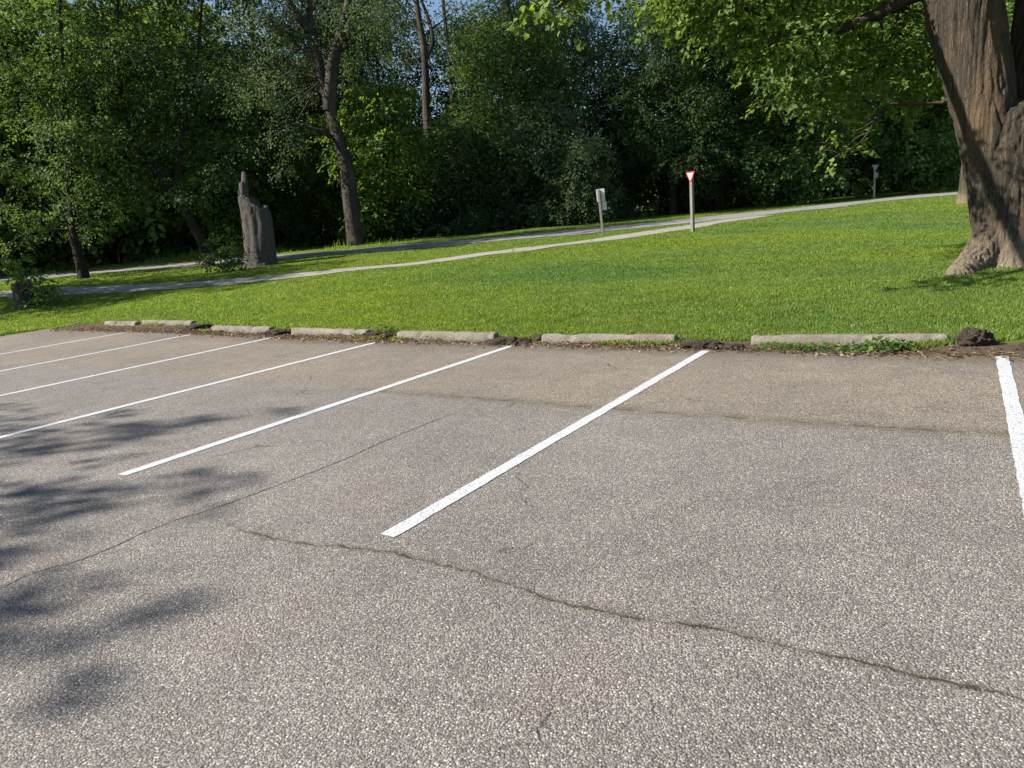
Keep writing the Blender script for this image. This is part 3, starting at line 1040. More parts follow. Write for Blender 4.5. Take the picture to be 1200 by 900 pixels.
x, y = -5.93, 54.13
e = empty('marker_post', (x, y, gz(x, y)), 'slim pale marker post with a small side plate by the road on the right', 'sign post', None, HEADA - math.pi / 2)
post_obj(e, 2.05, .11, .11, M['metal'])
bm = bmesh.new(); prism(bm, [(-.22, 2.12), (.22, 2.12), (.10, 1.82), (-.10, 1.82)], -.075, -.06); bm_obj('top_plate', bm, M['metal'], e)
bm = bmesh.new(); box(bm, (.13, -.065, 1.45), (.16, .01, .34)); bm_obj('side_plate', bm, M['metal'], e)


# ------------------------------------------------------------------ big maple at the right
def remeshed(me, voxel):
    o = bpy.data.objects.new('tmp', me)
    COL.objects.link(o)
    md = o.modifiers.new('r', 'REMESH')
    md.mode = 'VOXEL'
    md.voxel_size = voxel
    md.use_smooth_shade = True
    dg = bpy.context.evaluated_depsgraph_get()
    m2 = bpy.data.meshes.new_from_object(o.evaluated_get(dg))
    bpy.data.objects.remove(o)
    return m2


def bark_displace(me, amp, freq, zf, seed, twist=0.0):
    n = len(me.vertices)
    co = np.empty(n * 3, np.float32); me.vertices.foreach_get('co', co); co = co.reshape(-1, 3).astype(float)
    no = np.empty(n * 3, np.float32); me.vertices.foreach_get('normal', no); no = no.reshape(-1, 3)
    wx = (vnoise(co[:, 0] * 2, co[:, 1] * 2, co[:, 2] * 1.1 + seed) - .5) * .06
    wy = (vnoise(co[:, 0] * 2 + 40, co[:, 1] * 2, co[:, 2] * 1.1 + seed) - .5) * .06
    a = vnoise((co[:, 0] + wx) * freq, (co[:, 1] + wy) * freq, co[:, 2] * zf + seed)
    b = vnoise((co[:, 0] + wx) * freq * 2.1 + 9, (co[:, 1] + wy) * freq * 2.1, co[:, 2] * zf * 2.4 + seed)
    ridge = 1 - np.abs(2 * a - 1) * 1.0
    big = vnoise(co[:, 0] * 1.7, co[:, 1] * 1.7, co[:, 2] * .6 + seed) - .5
    dsp = amp * (-.9 * ridge ** 3 + .5 * b) + big * amp * 3
    co += no * dsp[:, None]
    me.vertices.foreach_set('co', co.astype(np.float32).ravel())
    me.update()


def triangulated_join(name, mats, parts):
    """Join several meshes (same material) into one."""
    bm = bmesh.new()
    for m in parts:
        bm.from_mesh(m)
    me = bpy.data.meshes.new(name)
    bm.to_mesh(me)
    bm.free()
    me.materials.clear()
    me.materials.append(mats)
    me.polygons.foreach_set('use_smooth', np.ones(len(me.polygons), bool))
    return me


def closed_tube(tb, pts, rad, seg=20):
    """A tube whose ends shrink to a point, so that a voxel remesh sees it closed."""
    pts = np.asarray(pts, float)
    pts = np.vstack([pts[0], pts, pts[-1]])
    rad = np.r_[.001, rad, .001]
    tan = np.gradient(pts[1:-1], axis=0)
    pts[0] = pts[1] - unit(tan[0]) * .01
    pts[-1] = pts[-2] + unit(tan[-1]) * .01
    tb.tube(pts, rad, seg)


def hero_maple():
    D = 11.7
    base = pt(1190, 318, D)
    bx, by = float(base[0]), float(base[1])
    bz = gz(bx, by)
    O = np.array([bx, by, bz])
    e = empty('maple_tree', O, 'huge old maple with a thick forked furrowed trunk on the lawn', 'tree')
    r = np.random.default_rng(3)
    L = lambda px, py, d=D: pt(px, py, d) - O
    tb = Tubes()
    trunk = spline([O * 0 + [0, 0, -.4], L(1191, 300), L(1190, 240), L(1187, 190), L(1190, 150), L(1192, 128)], 22)
    tr = np.interp(np.linspace(0, 1, 22), [0, .12, .25, .5, .8, 1], [.80, .72, .635, .655, .66, .40])
    closed_tube(tb, trunk, tr, 28)
    ls = spline([L(1172, 230), L(1158, 160), L(1149, 110), L(1137, 50), L(1125, 0), L(1100, -90), L(1066, -200)], 24)
    closed_tube(tb, ls, np.interp(np.linspace(0, 1, 24), [0, .35, .6, 1], [.40, .46, .53, .40]), 22)
    rs = spline([L(1201, 285, 11.9), L(1207, 205, 11.95), L(1213, 150, 12), L(1219, 100, 12), L(1228, 30, 12.1), L(1240, -60, 12.3), L(1262, -180, 12.6)], 24)
    closed_tube(tb, rs, np.interp(np.linspace(0, 1, 24), [0, .2, .45, .65, 1], [.25, .42, .49, .52, .38]), 22)
    for (px, py, d, a) in ((1121, 334, 11.3, .25), (1240, 338, 11.0, .36), (1262, 322, 11.8, .3), (1150, 312, 12.6, .3)):
        tip = L(px, py, d)
        gx_, gy_ = tip[0] + O[0], tip[1] + O[1]
        tip[2] = gz(gx_, gy_) - O[2] - .09
        path = spline([L(1190 + (px - 1190) * .25, 262), L(1190 + (px - 1190) * .55, 300) * .6 + tip * .4, tip, tip * 1.25 - [0, 0, .12]], 12)
        closed_tube(tb, path, np.linspace(a * 1.3, .17, 12), 14)
    me = remeshed(tb.mesh('t', None), .017)
    bark_displace(me, .036, 14.0, .42, 5)
    # limbs
    lb = Tubes()
    clumps = []
    vis = [(868, 2, 13, 1.1), (925, 22, 13, .95), (955, 62, 12.6, .7), (930, 92, 12, .42), (912, 118, 11.9, .24), (938, 128, 11.9, .2), (985, 118, 12, .45), (988, 150, 11.9, .27), (985, 180, 11.8, .24),
           (1012, 80, 13, .8), (1060, 45, 13, 1.0), (1092, 85, 13.4, .55), (1045, 108, 12.6, .4), (1080, 112, 13, .3), (1000, 18, 14, 1.2), (900, 62, 12.5, .4), (882, 82, 12.4, .2), (842, 12, 12, .6), (862, 42, 12, .3), (815, -25, 12, 1.0),
           (900, -50, 13, 1.4), (655, -2, 9.5, .28), (690, -26, 9.6, .5), (617, -2, 9.4, .16), (742, -85, 10.6, .7), (800, -14, 13, .65), (800, 22, 12.4, .35), (1110, 30, 15.5, 1.0), (1180, 35, 17, 1.3), (1185, 90, 16, .7), (960, -60, 12, 1.3), (1030, -60, 12, 1.4),
           (945, 45, 11.3, .4), (968, 95, 11.6, .35), (1030, 60, 11.8, .4), (1070, 20, 11.8, .4), (980, 30, 11.6, .4)]
    for px, py, d, q in vis:
        c = L(px, py, d + (.9 if 11.0 < d < 12.45 else 0))
        clumps.append((c[0], c[1], c[2], q, q, q * .5))
    for k in range(46):
        a = r.uniform(0, 2 * math.pi)
        q = r.uniform(1.5, 6.2)
        z = r.uniform(6.0, 14) - q * .25
        if q > 2.6 and math.cos(a) * LEFT[0] + math.sin(a) * LEFT[1] > .1:
            continue
        clumps.append((math.cos(a) * q, math.sin(a) * q, z, *(r.uniform(1.0, 1.6) * np.array([1, 1, .7]))))
    P1, D1, N1 = spray_points(clumps[:len(vis)], 150, r, None, .42, .42, 14, .05, .5)
    P2, D2, N2 = spray_points(clumps[len(vis):], 48, r, None, .35, .8, 16, .10, .5)
    link('crown', leaf_mesh('maple_crown', np.vstack([P1, P2]), np.vstack([D1, D2]), np.vstack([N1, N2]),
                            np.r_[r.uniform(.06, .11, len(P1)), r.uniform(.11, .17, len(P2))], M['maple_leaf'], 'maple'), e)
    # limbs carry the clumps: one main limb sweeping left over the lawn and a few up
    limb = spline([ls[14], L(1090, -10, 12), L(1020, 20, 12.6), L(950, 40, 12.8), L(880, 10, 12.8)], 16)
    lb.tube(limb, np.linspace(.16, .04, 16), 8)
    limb2 = spline([ls[20], L(1000, -130, 12), L(880, -120, 11.4), L(760, -70, 10.5), L(690, -20, 9.7), L(655, 8, 9.5)], 18)
    lb.tube(limb2, np.linspace(.20, .02, 18), 8)
    limb3 = spline([ls[9], L(1110, 118, 12.0), L(1070, 122, 12.2), L(1035, 125, 12.2), L(1015, 160, 12.0), L(990, 180, 11.8)], 14)
    lb.tube(limb3, np.linspace(.042, .010, 14), 6)
    allb = np.vstack([limb, limb2, limb3])
    allr = np.r_[np.linspace(.16, .04, 16), np.linspace(.2, .02, 18), np.linspace(.07, .012, 14)]
    for c in clumps[:len(vis)]:
        c = np.array(c[:3])
        i = int(np.argmin(np.linalg.norm(allb - c, axis=1)))
        a = allb[i]
        lb.tube(spline([a, (a + c) / 2 + r.normal(size=3) * .08, c], 6), np.linspace(min(.03, allr[i] * .5), .006, 6), 5)
        for k in range(3):
            b = c + unit(r.normal(size=3)) * .45
            lb.tube(spline([c, (b + c) / 2 + r.normal(size=3) * .05, b], 4), np.linspace(.009, .004, 4), 4)
    stems = np.vstack([ls[16:], ls[-1] + np.linspace(0, 1, 10)[:, None] * np.array([-.6, .3, 7]), rs[16:], rs[-1] + np.linspace(0, 1, 10)[:, None] * np.array([.8, -.2, 7])])
    lb.tube(stems[8:18][::1], np.linspace(.38, .07, 10), 10)
    lb.tube(stems[26:36], np.linspace(.36, .07, 10), 10)
    limbs_to(lb, stems, np.full(len(stems), .2), clumps[len(vis):], r, 6, .35, 1)
    link('trunk', triangulated_join('maple_trunk', M['bark_maple'], [me, lb.mesh('l', None)]), e)


hero_maple()


# ------------------------------------------------------------------ tree prototypes for the woods
def make_tree(name, loc, label, hgt, clear, rx, trunk_r, leafmat, barkmat, seed, group=None, per=26, leaf=(.15, .24), nclump=26, lean=(0, 0), droop=.35, fill=.5,
              shape='oval', slen=1.1, top=None, wid=.36, clumps=None, trunk_pts=None, extra=None, flat=.12, thick=.28, twigs=2, lsc=1.25, amin=0, qmin=.12):
    r = np.random.default_rng(seed)
    e = empty(name, loc, label, 'tree', group)
    if trunk_pts is None:
        zz = np.linspace(-.3, hgt * .88, 9)
        tp = np.stack([lean[0] * zz + np.cumsum(r.normal(size=9)) * .06 * hgt / 12, lean[1] * zz + np.cumsum(r.normal(size=9)) * .06 * hgt / 12, zz], -1)
        tp[:2, :2] = [[0, 0], [lean[0] * zz[1], lean[1] * zz[1]]]
    else:
        tp = np.asarray(trunk_pts, float)
    tp = spline(tp, 24)
    s = np.linspace(0, 1, 24)
    tr = trunk_r * np.interp(s, [0, .03, .1, .35, 1], [1.45, 1.2, 1.0, .78, .14])
    tb = Tubes()
    tb.tube(tp, tr, 14)
    if clumps is None:
        clumps = []
        for k in range(nclump):
            u = (k + r.random()) / nclump
            z = clear + (hgt - clear) * u
            if shape == 'oval':
                prof = math.sin(math.pi * min(1, .12 + u * .86)) ** .6
            elif shape == 'cone':
                prof = (1 - u) ** .6 + .12
            else:
                prof = .55 + .45 * math.sin(math.pi * u)
            a = k * 2.399 + r.normal() * .4
            q = rx * prof * math.sqrt(r.uniform(qmin, 1.0)) * .82
            cx_ = np.interp(z, tp[:, 2], tp[:, 0]); cy_ = np.interp(z, tp[:, 2], tp[:, 1])
            sz = rx * r.uniform(.24, .44)
            clumps.append((cx_ + math.cos(a) * q, cy_ + math.sin(a) * q, z, sz, sz, sz * r.uniform(.36, .58)))
    P, Dd, N = spray_points(clumps, per * 1.7, r, None, droop, slen, 16, flat, fill)
    ok = P[:, 2] > .05
    P, Dd, N = P[ok], Dd[ok], N[ok]
    limbs_to(tb, tp, tr, clumps, r, 6, thick, twigs, amin)
    if extra:
        for pth, rad in extra:
            tb.tube(spline(pth, 14), np.interp(np.linspace(0, 1, 14), np.linspace(0, 1, len(rad)), rad), 10)
    link('trunk', tb.mesh(name + '_trunk', barkmat), e)
    link('crown', leaf_mesh(name + '_crown', P, Dd, N, r.uniform(leaf[0], leaf[1], len(P)) * lsc, leafmat, wid=wid), e)
    return e


def ground_at(px, dist):
    x, y = at(px, dist)
    return (x, y, gz(x, y))


# --- individual trees in front of the woods
def local(px, py, d, O):
    return tuple(pt(px, py, d) - np.array(O))


def front_trees():
    # dark tree at the left, between path and road
    O = (-35.41, 17.53, gz(-35.41, 17.53))
    d = 33.6
    r = np.random.default_rng(21)
    cl = []
    for (px, py, q) in [(20, 70, 1.6), (110, 90, 1.8), (40, 130, 2.0), (95, 160, 2.0), (10, 190, 1.6), (60, 215, 1.6), (130, 210, 1.5), (25, 255, 1.2), (90, 260, 1.0), (150, 150, 1.6),
                        (-40, 80, 2.2), (-60, 180, 2.0), (-20, 250, 1.2), (60, -40, 2.4), (0, -60, 2.3), (120, -20, 2.2), (150, 60, 1.6), (-20, 10, 2.0), (90, -120, 2.2), (20, -140, 2.2), (55, 100, 1.6), (20, 285, .7), (-10, 300, .7), (84, 235, .9), (78, 195, 1.1), (72, 140, 1.3), (70, 85, 1.2), (66, 30, 1.4), (98, 262, .7)]:
        c = local(px, py, d + (-1.6 if q in (.9, 1.1, 1.3, 1.4) else r.uniform(-2.2, 2.2)), O)
        cl.append((*c, q * .95, q * .95, q * .42))
    make_tree('shade_tree', O, 'dark leafy tree on the left with a short curved trunk, standing between path and road', 14, 3, 5, .27, M['leaf_mid'], M['bark_dark'], 21, per=36, amin=9, thick=.2, slen=.8, flat=.08,
              leaf=(.085, .14), clumps=cl, trunk_pts=[local(100, 340, d, O), local(97, 318, d, O), local(89, 285, d, O), local(82, 230, d, O), local(75, 120, d, O), local(70, 0, d, O), local(68, -90, d, O)])
    # leaning tree right of it
    O = (-30.82, 21.23, gz(-30.82, 21.23))
    d = 34.1
    r = np.random.default_rng(22)
    cl = []
    for (px, py, q) in [(130, 90, 2.0), (180, 60, 2.2), (230, 100, 2.0), (160, 150, 2.0), (215, 170, 1.7), (260, 50, 1.9), (120, 30, 2.0), (190, -10, 2.3), (250, -20, 2.2), (270, 140, 1.4), (170, 210, 1.5), (225, 225, 1.2),
                        (140, 230, 1.2), (130, -60, 2.2), (210, -90, 2.3), (280, -70, 2.0), (190, 120, 1.7), (255, 200, 1.0), (170, -140, 2.2)]:
        c = local(px, py, d + r.uniform(-2.0, 2.4), O)
        cl.append((*c, q * .95, q * .95, q * .42))
    make_tree('shade_tree', O, 'dark tree with a trunk leaning left, standing just left of the broken snag', 14, 3, 5, .25, M['leaf_dark'], M['bark_dark'], 22, per=36, amin=9, thick=.2, slen=.8, flat=.08,
              leaf=(.085, .14), clumps=cl, trunk_pts=[local(251, 326, d, O), local(247, 312, d, O), local(232, 275, d, O), local(205, 228, d, O), local(165, 180, d, O), local(148, 140, d, O), local(138, 60, d, O), local(140, -60, d, O)],
              extra=[([local(205, 228, d, O), local(215, 150, d, O), local(232, 60, d, O), local(240, -60, d, O)], [.14, .11, .08, .03])])
    # big cottonwood
    O = (-31.01, 31.23, gz(-31.01, 31.23))
    d = 42.3
    r = np.random.default_rng(23)
    cl = []
    for (px, py, q) in [(300, 30, 2.2), (335, 70, 1.7), (300, 110, 1.6), (330, 150, 1.2), (345, 20, 1.7), (410, 60, 1.5), (435, 20, 2.0), (400, 0, 1.6), (290, 170, 1.2), (325, 195, .9), (285, -30, 2.6), (350, -50, 2.4), (420, -60, 2.4), (470, -30, 1.8),
                        (380, -120, 2.6), (310, -140, 2.6), (450, -140, 2.4), (430, 100, 1.0), (355, 105, .9), (270, 90, 1.4), (400, -200, 2.4), (340, -210, 2.4), (462, 45, 1.2)]:
        c = local(px, py, d + (r.uniform(1.5, 3.5) if 345 < px < 415 else r.uniform(-2.5, 2.5)), O)
        cl.append((*c, q * .92, q * .92, q * .5))
    make_tree('cottonwood_tree', O, 'tall cottonwood with a thick leaning forked trunk at the road edge, centre left', 22, 7, 6, .50, M['leaf_sage'], M['bark'], 23, per=34, amin=13, thick=.18, leaf=(.085, .14), wid=.42,
              clumps=cl, droop=.7, slen=1.2,
              trunk_pts=[local(420, 296, d, O), local(417, 285, d, O), local(410, 230, d, O), local(405, 190, d, O), local(393, 150, d, O), local(384, 118, d, O), local(375, 80, d, O), local(369, 45, d, O), local(363, 10, d, O), local(366, -60, d, O), local(372, -150, d, O)],
              extra=[([local(386, 130, d, O), local(388, 96, d - .3, O), local(392, 66, d - .4, O), local(404, 20, d - .5, O), local(420, -60, d - .5, O)], [.42, .38, .32, .22, .08]),
                     ([local(388, 160, d, O), local(376, 154, d - .4, O), local(362, 150, d - .6, O), local(346, 148, d - .9, O)], [.16, .13, .09, .03]),
                     ([local(371, 66, d, O), local(352, 58, d, O), local(330, 70, d, O)], [.14, .09, .03]),
                     ([local(368, 40, d, O), local(352, 22, d - .3, O), local(337, 0, d - .4, O), local(318, -50, d - .5, O)], [.28, .26, .24, .10])])


front_trees()


# --- prototypes of the woods, then copies
PROTO = {}
PROTO['broad'] = ('woodland_tree', make_tree('woodland_tree', (0, 0, 0), '', 15, 2.5, 5.2, .28, M['leaf_dark'], M['bark_dark'], 31, per=26, leaf=(.12, .18), nclump=25))
PROTO['round'] = ('woodland_tree', make_tree('woodland_tree', (0, 0, 0), '', 12, 1.2, 4.6, .2, M['leaf_mid'], M['bark_dark'], 32, per=27, leaf=(.13, .20), nclump=32, shape='full'))
PROTO['tall'] = ('tall_tree', make_tree('tall_tree', (0, 0, 0), '', 23, 9.5, 4.6, .42, M['leaf_sage'], M['bark'], 33, per=24, leaf=(.11, .17), nclump=20, qmin=.7, droop=.7, wid=.42))
PROTO['bright'] = ('understory_tree', make_tree('understory_tree', (0, 0, 0), '', 10, .8, 3.3, .13, M['leaf_bright'], M['bark_dark'], 34, per=26, leaf=(.16, .26), nclump=30, shape='full'))
PROTO['slope'] = ('understory_tree', make_tree('understory_tree', (0, 0, 0), '', 7.5, .4, 3.2, .10, M['leaf_sage'], M['bark_dark'], 35, per=28, leaf=(.11, .18), nclump=26, droop=.8, shape='full'))
used = set()


def plant(kind, px, dist, lab, sc=1.0, rz=None, group=None, lean=(0, 0), zs=1.0, cat='tree', dz=0.0):
    src = PROTO[kind][1]
    o = src if kind not in used else copy_tree(src)
    used.add(kind)
    x, y, z = ground_at(px, dist)
    o.location = (x, y, z - .05 + dz)
    o.rotation_euler = (lean[0], lean[1], random.uniform(0, 6.28) if rz is None else rz)
    o.scale = (sc, sc, sc * zs)
    tag(o, lab, cat, group)
    return o


EDGE = 'trees along the edge of the woods'
plant('bright', 478, 47, 'bright green bushy tree lit by the sun right of the big cottonwood', .95, group=EDGE)
plant('bright', 425, 51, 'bright green small tree half hidden behind the cottonwood trunk', .85, group=EDGE)
plant('slope', 655, 48, 'pale drooping small tree behind and left of the two grey sign backs', 1.05, group=EDGE)
plant('slope', 700, 45.5, 'low pale drooping tree directly behind the two grey sign backs', .72, group=EDGE)
plant('slope', 560, 50, 'pale drooping tree at the woods edge, left of the one behind the sign backs', .95, group=EDGE)
plant('round', 620, 51, 'dark round tree above the pale drooping trees in the centre', 1.1, group=EDGE)
plant('broad', 800, 47.5, 'dark dome-topped tree standing behind the yield sign', .86, group=EDGE)
plant('broad', 850, 50, 'dark tree right of the dome-topped one, behind the maple leaf tips', 1.0, group=EDGE)
plant('round', 925, 49, 'dark round tree left of the slim marker post', 1.15, group=EDGE)
plant('broad', 1000, 55, 'dark tree directly behind the slim marker post', .95, group=EDGE)
plant('round', 1075, 50, 'dark round tree left of the huge maple trunk', 1.2, group=EDGE)
plant('broad', 1150, 54, 'dark tree hidden behind the huge maple trunk', .95, group=EDGE)
plant('broad', 1235, 56, 'dark tree at the right edge beyond the huge maple', 1.0, group=EDGE)
plant('round', 325, 52, 'dark round tree behind the broken snag', .95, group=EDGE)
plant('bright', 290, 49, 'bright understory tree just left of the broken snag top', .75, group=EDGE)
plant('bright', 245, 53, 'tall light green tree behind the trunk that leans left', 1.65, group=EDGE)  # bright leaf colour here and below stands in for sunlit left crowns
plant('bright', 165, 50, 'tall light green tree between the two dark trunks on the left', 1.7, group=EDGE)
plant('round', 95, 50, 'dark round tree behind the short curved trunk on the left', 1.15, group=EDGE)
plant('bright', 22, 47, 'tall light green tree behind the ivy covered stump', 1.7, group=EDGE)
plant('round', -55, 46, 'dark round tree at the far left edge', 1.2, group=EDGE)

TALL = 'tall trees rising above the woods'


def bare_trunk_tree(base, d, path, rad, pts, lab, seed, extra=None):
    x, y = at(base, d)
    O = (x, y, gz(x, y))
    r = np.random.default_rng(seed)
    cl = []
    for px, py, q in pts:
        c = local(px, py, d + r.uniform(-.5, 3.0), O)
        cl.append((*c, q, q, q * .55))
    e = make_tree('tall_tree', O, lab, 24, 10, 4, rad, M['leaf_sage'], M['bark'], seed, group=TALL, per=26, leaf=(.10, .16), clumps=cl, droop=.7, wid=.42, thick=.2, amin=12,
                  trunk_pts=[(0, 0, -.4)] + [local(px, py, d, O) for px, py in path], extra=[([local(a_, b_, d, O) for a_, b_ in p], rr) for p, rr in (extra or [])])
    return e


bare_trunk_tree(506, 49.5, [(506, 230), (502, 160), (500, 125), (497, 60), (488, 0), (482, -80), (480, -150)], .42,
                [(455, 25, 1.3), (530, 20, 1.3), (468, 62, 1.0), (545, 55, 1.0), (470, -40, 1.8), (520, -60, 1.8), (440, -20, 1.5), (500, -130, 2.0), (450, -110, 1.8), (548, 5, .9)],
                'tall tree with a thick bare dark trunk above the bright bushy tree', 101, [([(499, 68), (507, 50), (503, 25), (492, -5)], [.2, .17, .13, .08])])
bare_trunk_tree(536, 53, [(536, 240), (533, 180), (532, 145), (527, 70), (519, 0), (514, -90), (512, -150)], .30,
                [(560, 25, 1.3), (505, 35, .9), (566, 62, 1.1), (540, -40, 1.8), (500, -70, 1.7), (575, -30, 1.6), (530, -120, 2.0), (556, 110, 1.0)],
                'thinner tall tree with a pale bare trunk, right of the thick bare trunk', 102)
bare_trunk_tree(612, 53, [(612, 230), (609, 150), (606, 90), (604, 55), (596, 10), (590, -40), (586, -120)], .40,
                [(575, 15, 1.3), (640, 30, 1.5), (660, 70, 1.5), (575, 70, 1.0), (625, -30, 1.8), (580, -60, 1.8), (660, -20, 1.8), (620, -120, 2.0), (685, 30, 1.5), (690, 90, 1.4)],
                'tall tree whose dark trunk forks near the top centre of the view', 103, [([(605, 62), (613, 40), (617, 10), (622, -60)], [.26, .22, .18, .08])])
plant('tall', 668, 62, 'tall dark tree left of the gap of blue sky', 1.0, group=TALL, rz=1.2)
plant('tall', 450, 62, 'tall tree behind the fork of the big cottonwood', 1.0, group=TALL, rz=5.1)
plant('tall', 350, 60, 'tall tree behind and left of the big cottonwood', 1.0, group=TALL, rz=3.3)
plant('tall', 265, 60, 'tall tree rising behind the trunk that leans left', 1.05, group=TALL, rz=.2)
plant('tall', 835, 64, 'tall tree right of the gap of blue sky', .95, group=TALL, rz=2.9)

o_ = copy_tree(PROTO['tall'][1]); o_.location = (-36.0, 7.2, gz(-36.0, 7.2)); o_.rotation_euler = (0, 0, 2.0); o_.scale = (1.1, 1.1, .62)
o2_ = copy_tree(PROTO['tall'][1]); o2_.location = (-40.2, 5.6, gz(-40.2, 5.6)); o2_.rotation_euler = (0, 0, 4.0); o2_.scale = (1.15, 1.15, .62)  # unseen second crown, added to double the shade over the footpath
tag(o2_, 'second unseen tree, added left of the view to thicken the footpath shade', 'tree')
tag(o_, 'broad tree outside the left edge of the view, on the lawn side of the footpath', 'tree')


def distant_woods():
    r = np.random.default_rng(77)
    cl = []
    for px in np.arange(-140, 1400, 22):
        for k in range(3):
            x, y = at(px + r.uniform(-12, 12), r.uniform(80, 92))
            q = r.uniform(2.0, 3.2)
            cl.append((x, y, gz(x, y) + r.uniform(.8, 8.5), q, q, q * .8))
    P, D, N = spray_points(cl, 6.5, r, None, .3, 1.8, 14, .2, .5)
    tag(link('distant_woods', leaf_mesh('distant_woods', P, D, N, r.uniform(.45, .75, len(P)), M['leaf_dark'], wid=.4)), 'dense dark mass of far woods behind the standing trees', 'woods', kind='stuff')


distant_woods()
REAR = 'rear rows of the woods'
for px, dist, s, kd in [(-60, 62, 1.3, 'broad'), (15, 66, 1.35, 'broad'), (80, 62, 1.3, 'broad'), (140, 68, 1.3, 'round'), (200, 64, 1.35, 'broad'), (262, 70, 1.2, 'broad'), (320, 66, 1.1, 'broad'),
                        (385, 68, 1.1, 'broad'), (430, 62, 1.2, 'broad'), (484, 70, 1.38, 'broad'), (536, 66, .74, 'round'), (590, 68, 1.15, 'broad'), (635, 66, 1.2, 'broad'), (684, 66, 1.15, 'broad'),
                        (737, 68, .80, 'broad'), (790, 66, 1.2, 'broad'), (850, 70, 1.25, 'broad'), (905, 64, 1.2, 'broad'), (965, 70, 1.2, 'broad'), (1025, 66, 1.1, 'broad'),
                        (1085, 70, 1.2, 'broad'), (1150, 68, 1.2, 'broad'), (1215, 70, 1.2, 'broad'), (1290, 68, 1.2, 'broad')]:
    plant(kd, px, dist, 'tree in the rear of the woods, seen only through gaps between nearer crowns', s, group=REAR)


# --- shrubs at the foot of the woods
def make_shrub(label, seed, mat, h, rx, leaf=(.13, .22)):
    r = np.random.default_rng(seed)
    e = empty('shrub', (0, 0, 0), label, 'shrub')
    cl = []
    for k in range(16):
        a = r.uniform(0, 6.28)
        q = rx * math.sqrt(r.random()) * .8
        z = h * r.uniform(.15, .85) * (1 - .4 * (q / rx) ** 2)
        sz = rx * r.uniform(.22, .4)
        cl.append((math.cos(a) * q, math.sin(a) * q, z, sz, sz, sz * .8))
    P, D, N = spray_points(cl, 44, r, None, .2, .6, 14, .14, .5)
    ok = P[:, 2] > .02
    link('foliage', leaf_mesh('shrub_foliage', P[ok], D[ok], N[ok], r.uniform(*leaf, ok.sum()), mat), e)
    tb = Tubes()
    for c in cl:
        c = np.array(c[:3])
        b = np.array([c[0] * .2, c[1] * .2, -.1])
        tb.tube(spline([b, (b + c) / 2 + r.normal(size=3) * .1, c], 5), np.linspace(.03, .008, 5), 5)
    link('stem', tb.mesh('shrub_stem', M['bark_dark']), e)
    return e


SH = [make_shrub('', 51, M['leaf_dark'], 3.2, 2.0), make_shrub('', 52, M['leaf_dark'], 2.4, 1.8), make_shrub('', 53, M['leaf_sage'], 1.8, 1.6, (.10, .17))]  # dark leaf colour imitates the deep shade low in the woods
EDGE_PTS = [(-60, 53), (-25, 53), (10, 53), (45, 51), (80, 50), (118, 49), (155, 49), (192, 48.5), (228, 49), (265, 49.5), (300, 49), (338, 48), (372, 48), (440, 46.5), (475, 46.0), (512, 46), (548, 46), (585, 45.5), (620, 45.5),
            (655, 45.5), (690, 45.0), (725, 46), (762, 47), (800, 48), (838, 50), (876, 53), (915, 55), (955, 57), (995, 58.5), (1035, 59), (1075, 59), (1115, 59), (1155, 59), (1200, 59)]


def where(px):
    for lim, s in ((60, 'left of the short curved trunk'), (165, 'between the two dark trunks on the left'), (250, 'just behind the trunk that leans left'), (330, 'behind the broken snag'),
                   (410, 'between the snag and the big cottonwood'), (560, 'just right of the big cottonwood'), (735, 'behind the two grey sign backs'), (870, 'behind the yield sign'),
                   (1060, 'in deep shade around the slim marker post'), (1300, 'in deep shade left of the huge maple')):
        if px < lim:
            return s


seen = set()
for row in (0, 1):
    for i, (px, dist) in enumerate(EDGE_PTS):
        k = (i * 2 + row) % 3
        src = SH[k] if row == 0 or True else SH[0]
        o = src if k not in seen else copy_tree(src)
        seen.add(k)
        px2 = px + random.uniform(-9, 9) + row * 18
        dd = dist + row * 3.0 + random.uniform(-.3, .6) + (.0 if k else .5)
        x, y, z = ground_at(px2, dd)
        o.location = (x, y, z - .08)
        o.rotation_euler = (0, 0, random.uniform(0, 6.28))
        s = random.uniform(.75, 1.15) * (1.35 if row else .85)
        o.scale = (s, s, s * random.uniform(.85, 1.15))
        tag(o, ('taller' if row else 'low') + ' shrub at the woods edge ' + where(px2), 'shrub', ('taller shrubs ' if row else 'low shrubs ') + where(px2))


# --- tall weeds along the far side of the road, left
def verge():
    n = 26000
    s = rng.random(n)
    c = road_c[(60 + s * 250).astype(int)]
    t = unit(np.gradient(road_c, axis=0))[(60 + s * 250).astype(int)]
    nr = np.stack([-t[:, 1], t[:, 0]], -1)
    off = 3.6 + rng.gamma(2.0, .9, n)
    p = c + nr * off[:, None] + rng.normal(size=(n, 2)) * .3
    x, y = p[:, 0], p[:, 1]
    m = vnoise(x * .5, y * .5, 33)
    k = (m > .40) & ((x < -36) | ((x < -28) & (rng.random(n) < .05)))
    x, y, m, off = x[k], y[k], m[k], off[k]
    n = len(x)
    z = ground_z(x, y)
    h = (.12 + .35 * rng.random(n)) * np.where(x < -38, 2.0, 1.0) * np.clip((m - .3) * 3, .25, 1.1) * np.clip((off - 3.3) / 1.6, .25, 1)
    w = rng.uniform(.015, .035, n)
    a = rng.uniform(0, 6.28, n)
    ln = rng.normal(size=(n, 2)) * .30
    V = np.stack([np.stack([x - np.cos(a) * w, y - np.sin(a) * w, z - .02], -1), np.stack([x + np.cos(a) * w, y + np.sin(a) * w, z - .02], -1), np.stack([x + ln[:, 0] * h, y + ln[:, 1] * h, z + h], -1)], 1).reshape(-1, 3)
    tag(link('tall_grass', mesh_np('tall_grass', V, np.arange(3 * n), 3, M['grass'])), 'tall wild grass along the far side of the road below the woods', 'tall grass', kind='stuff')


verge()


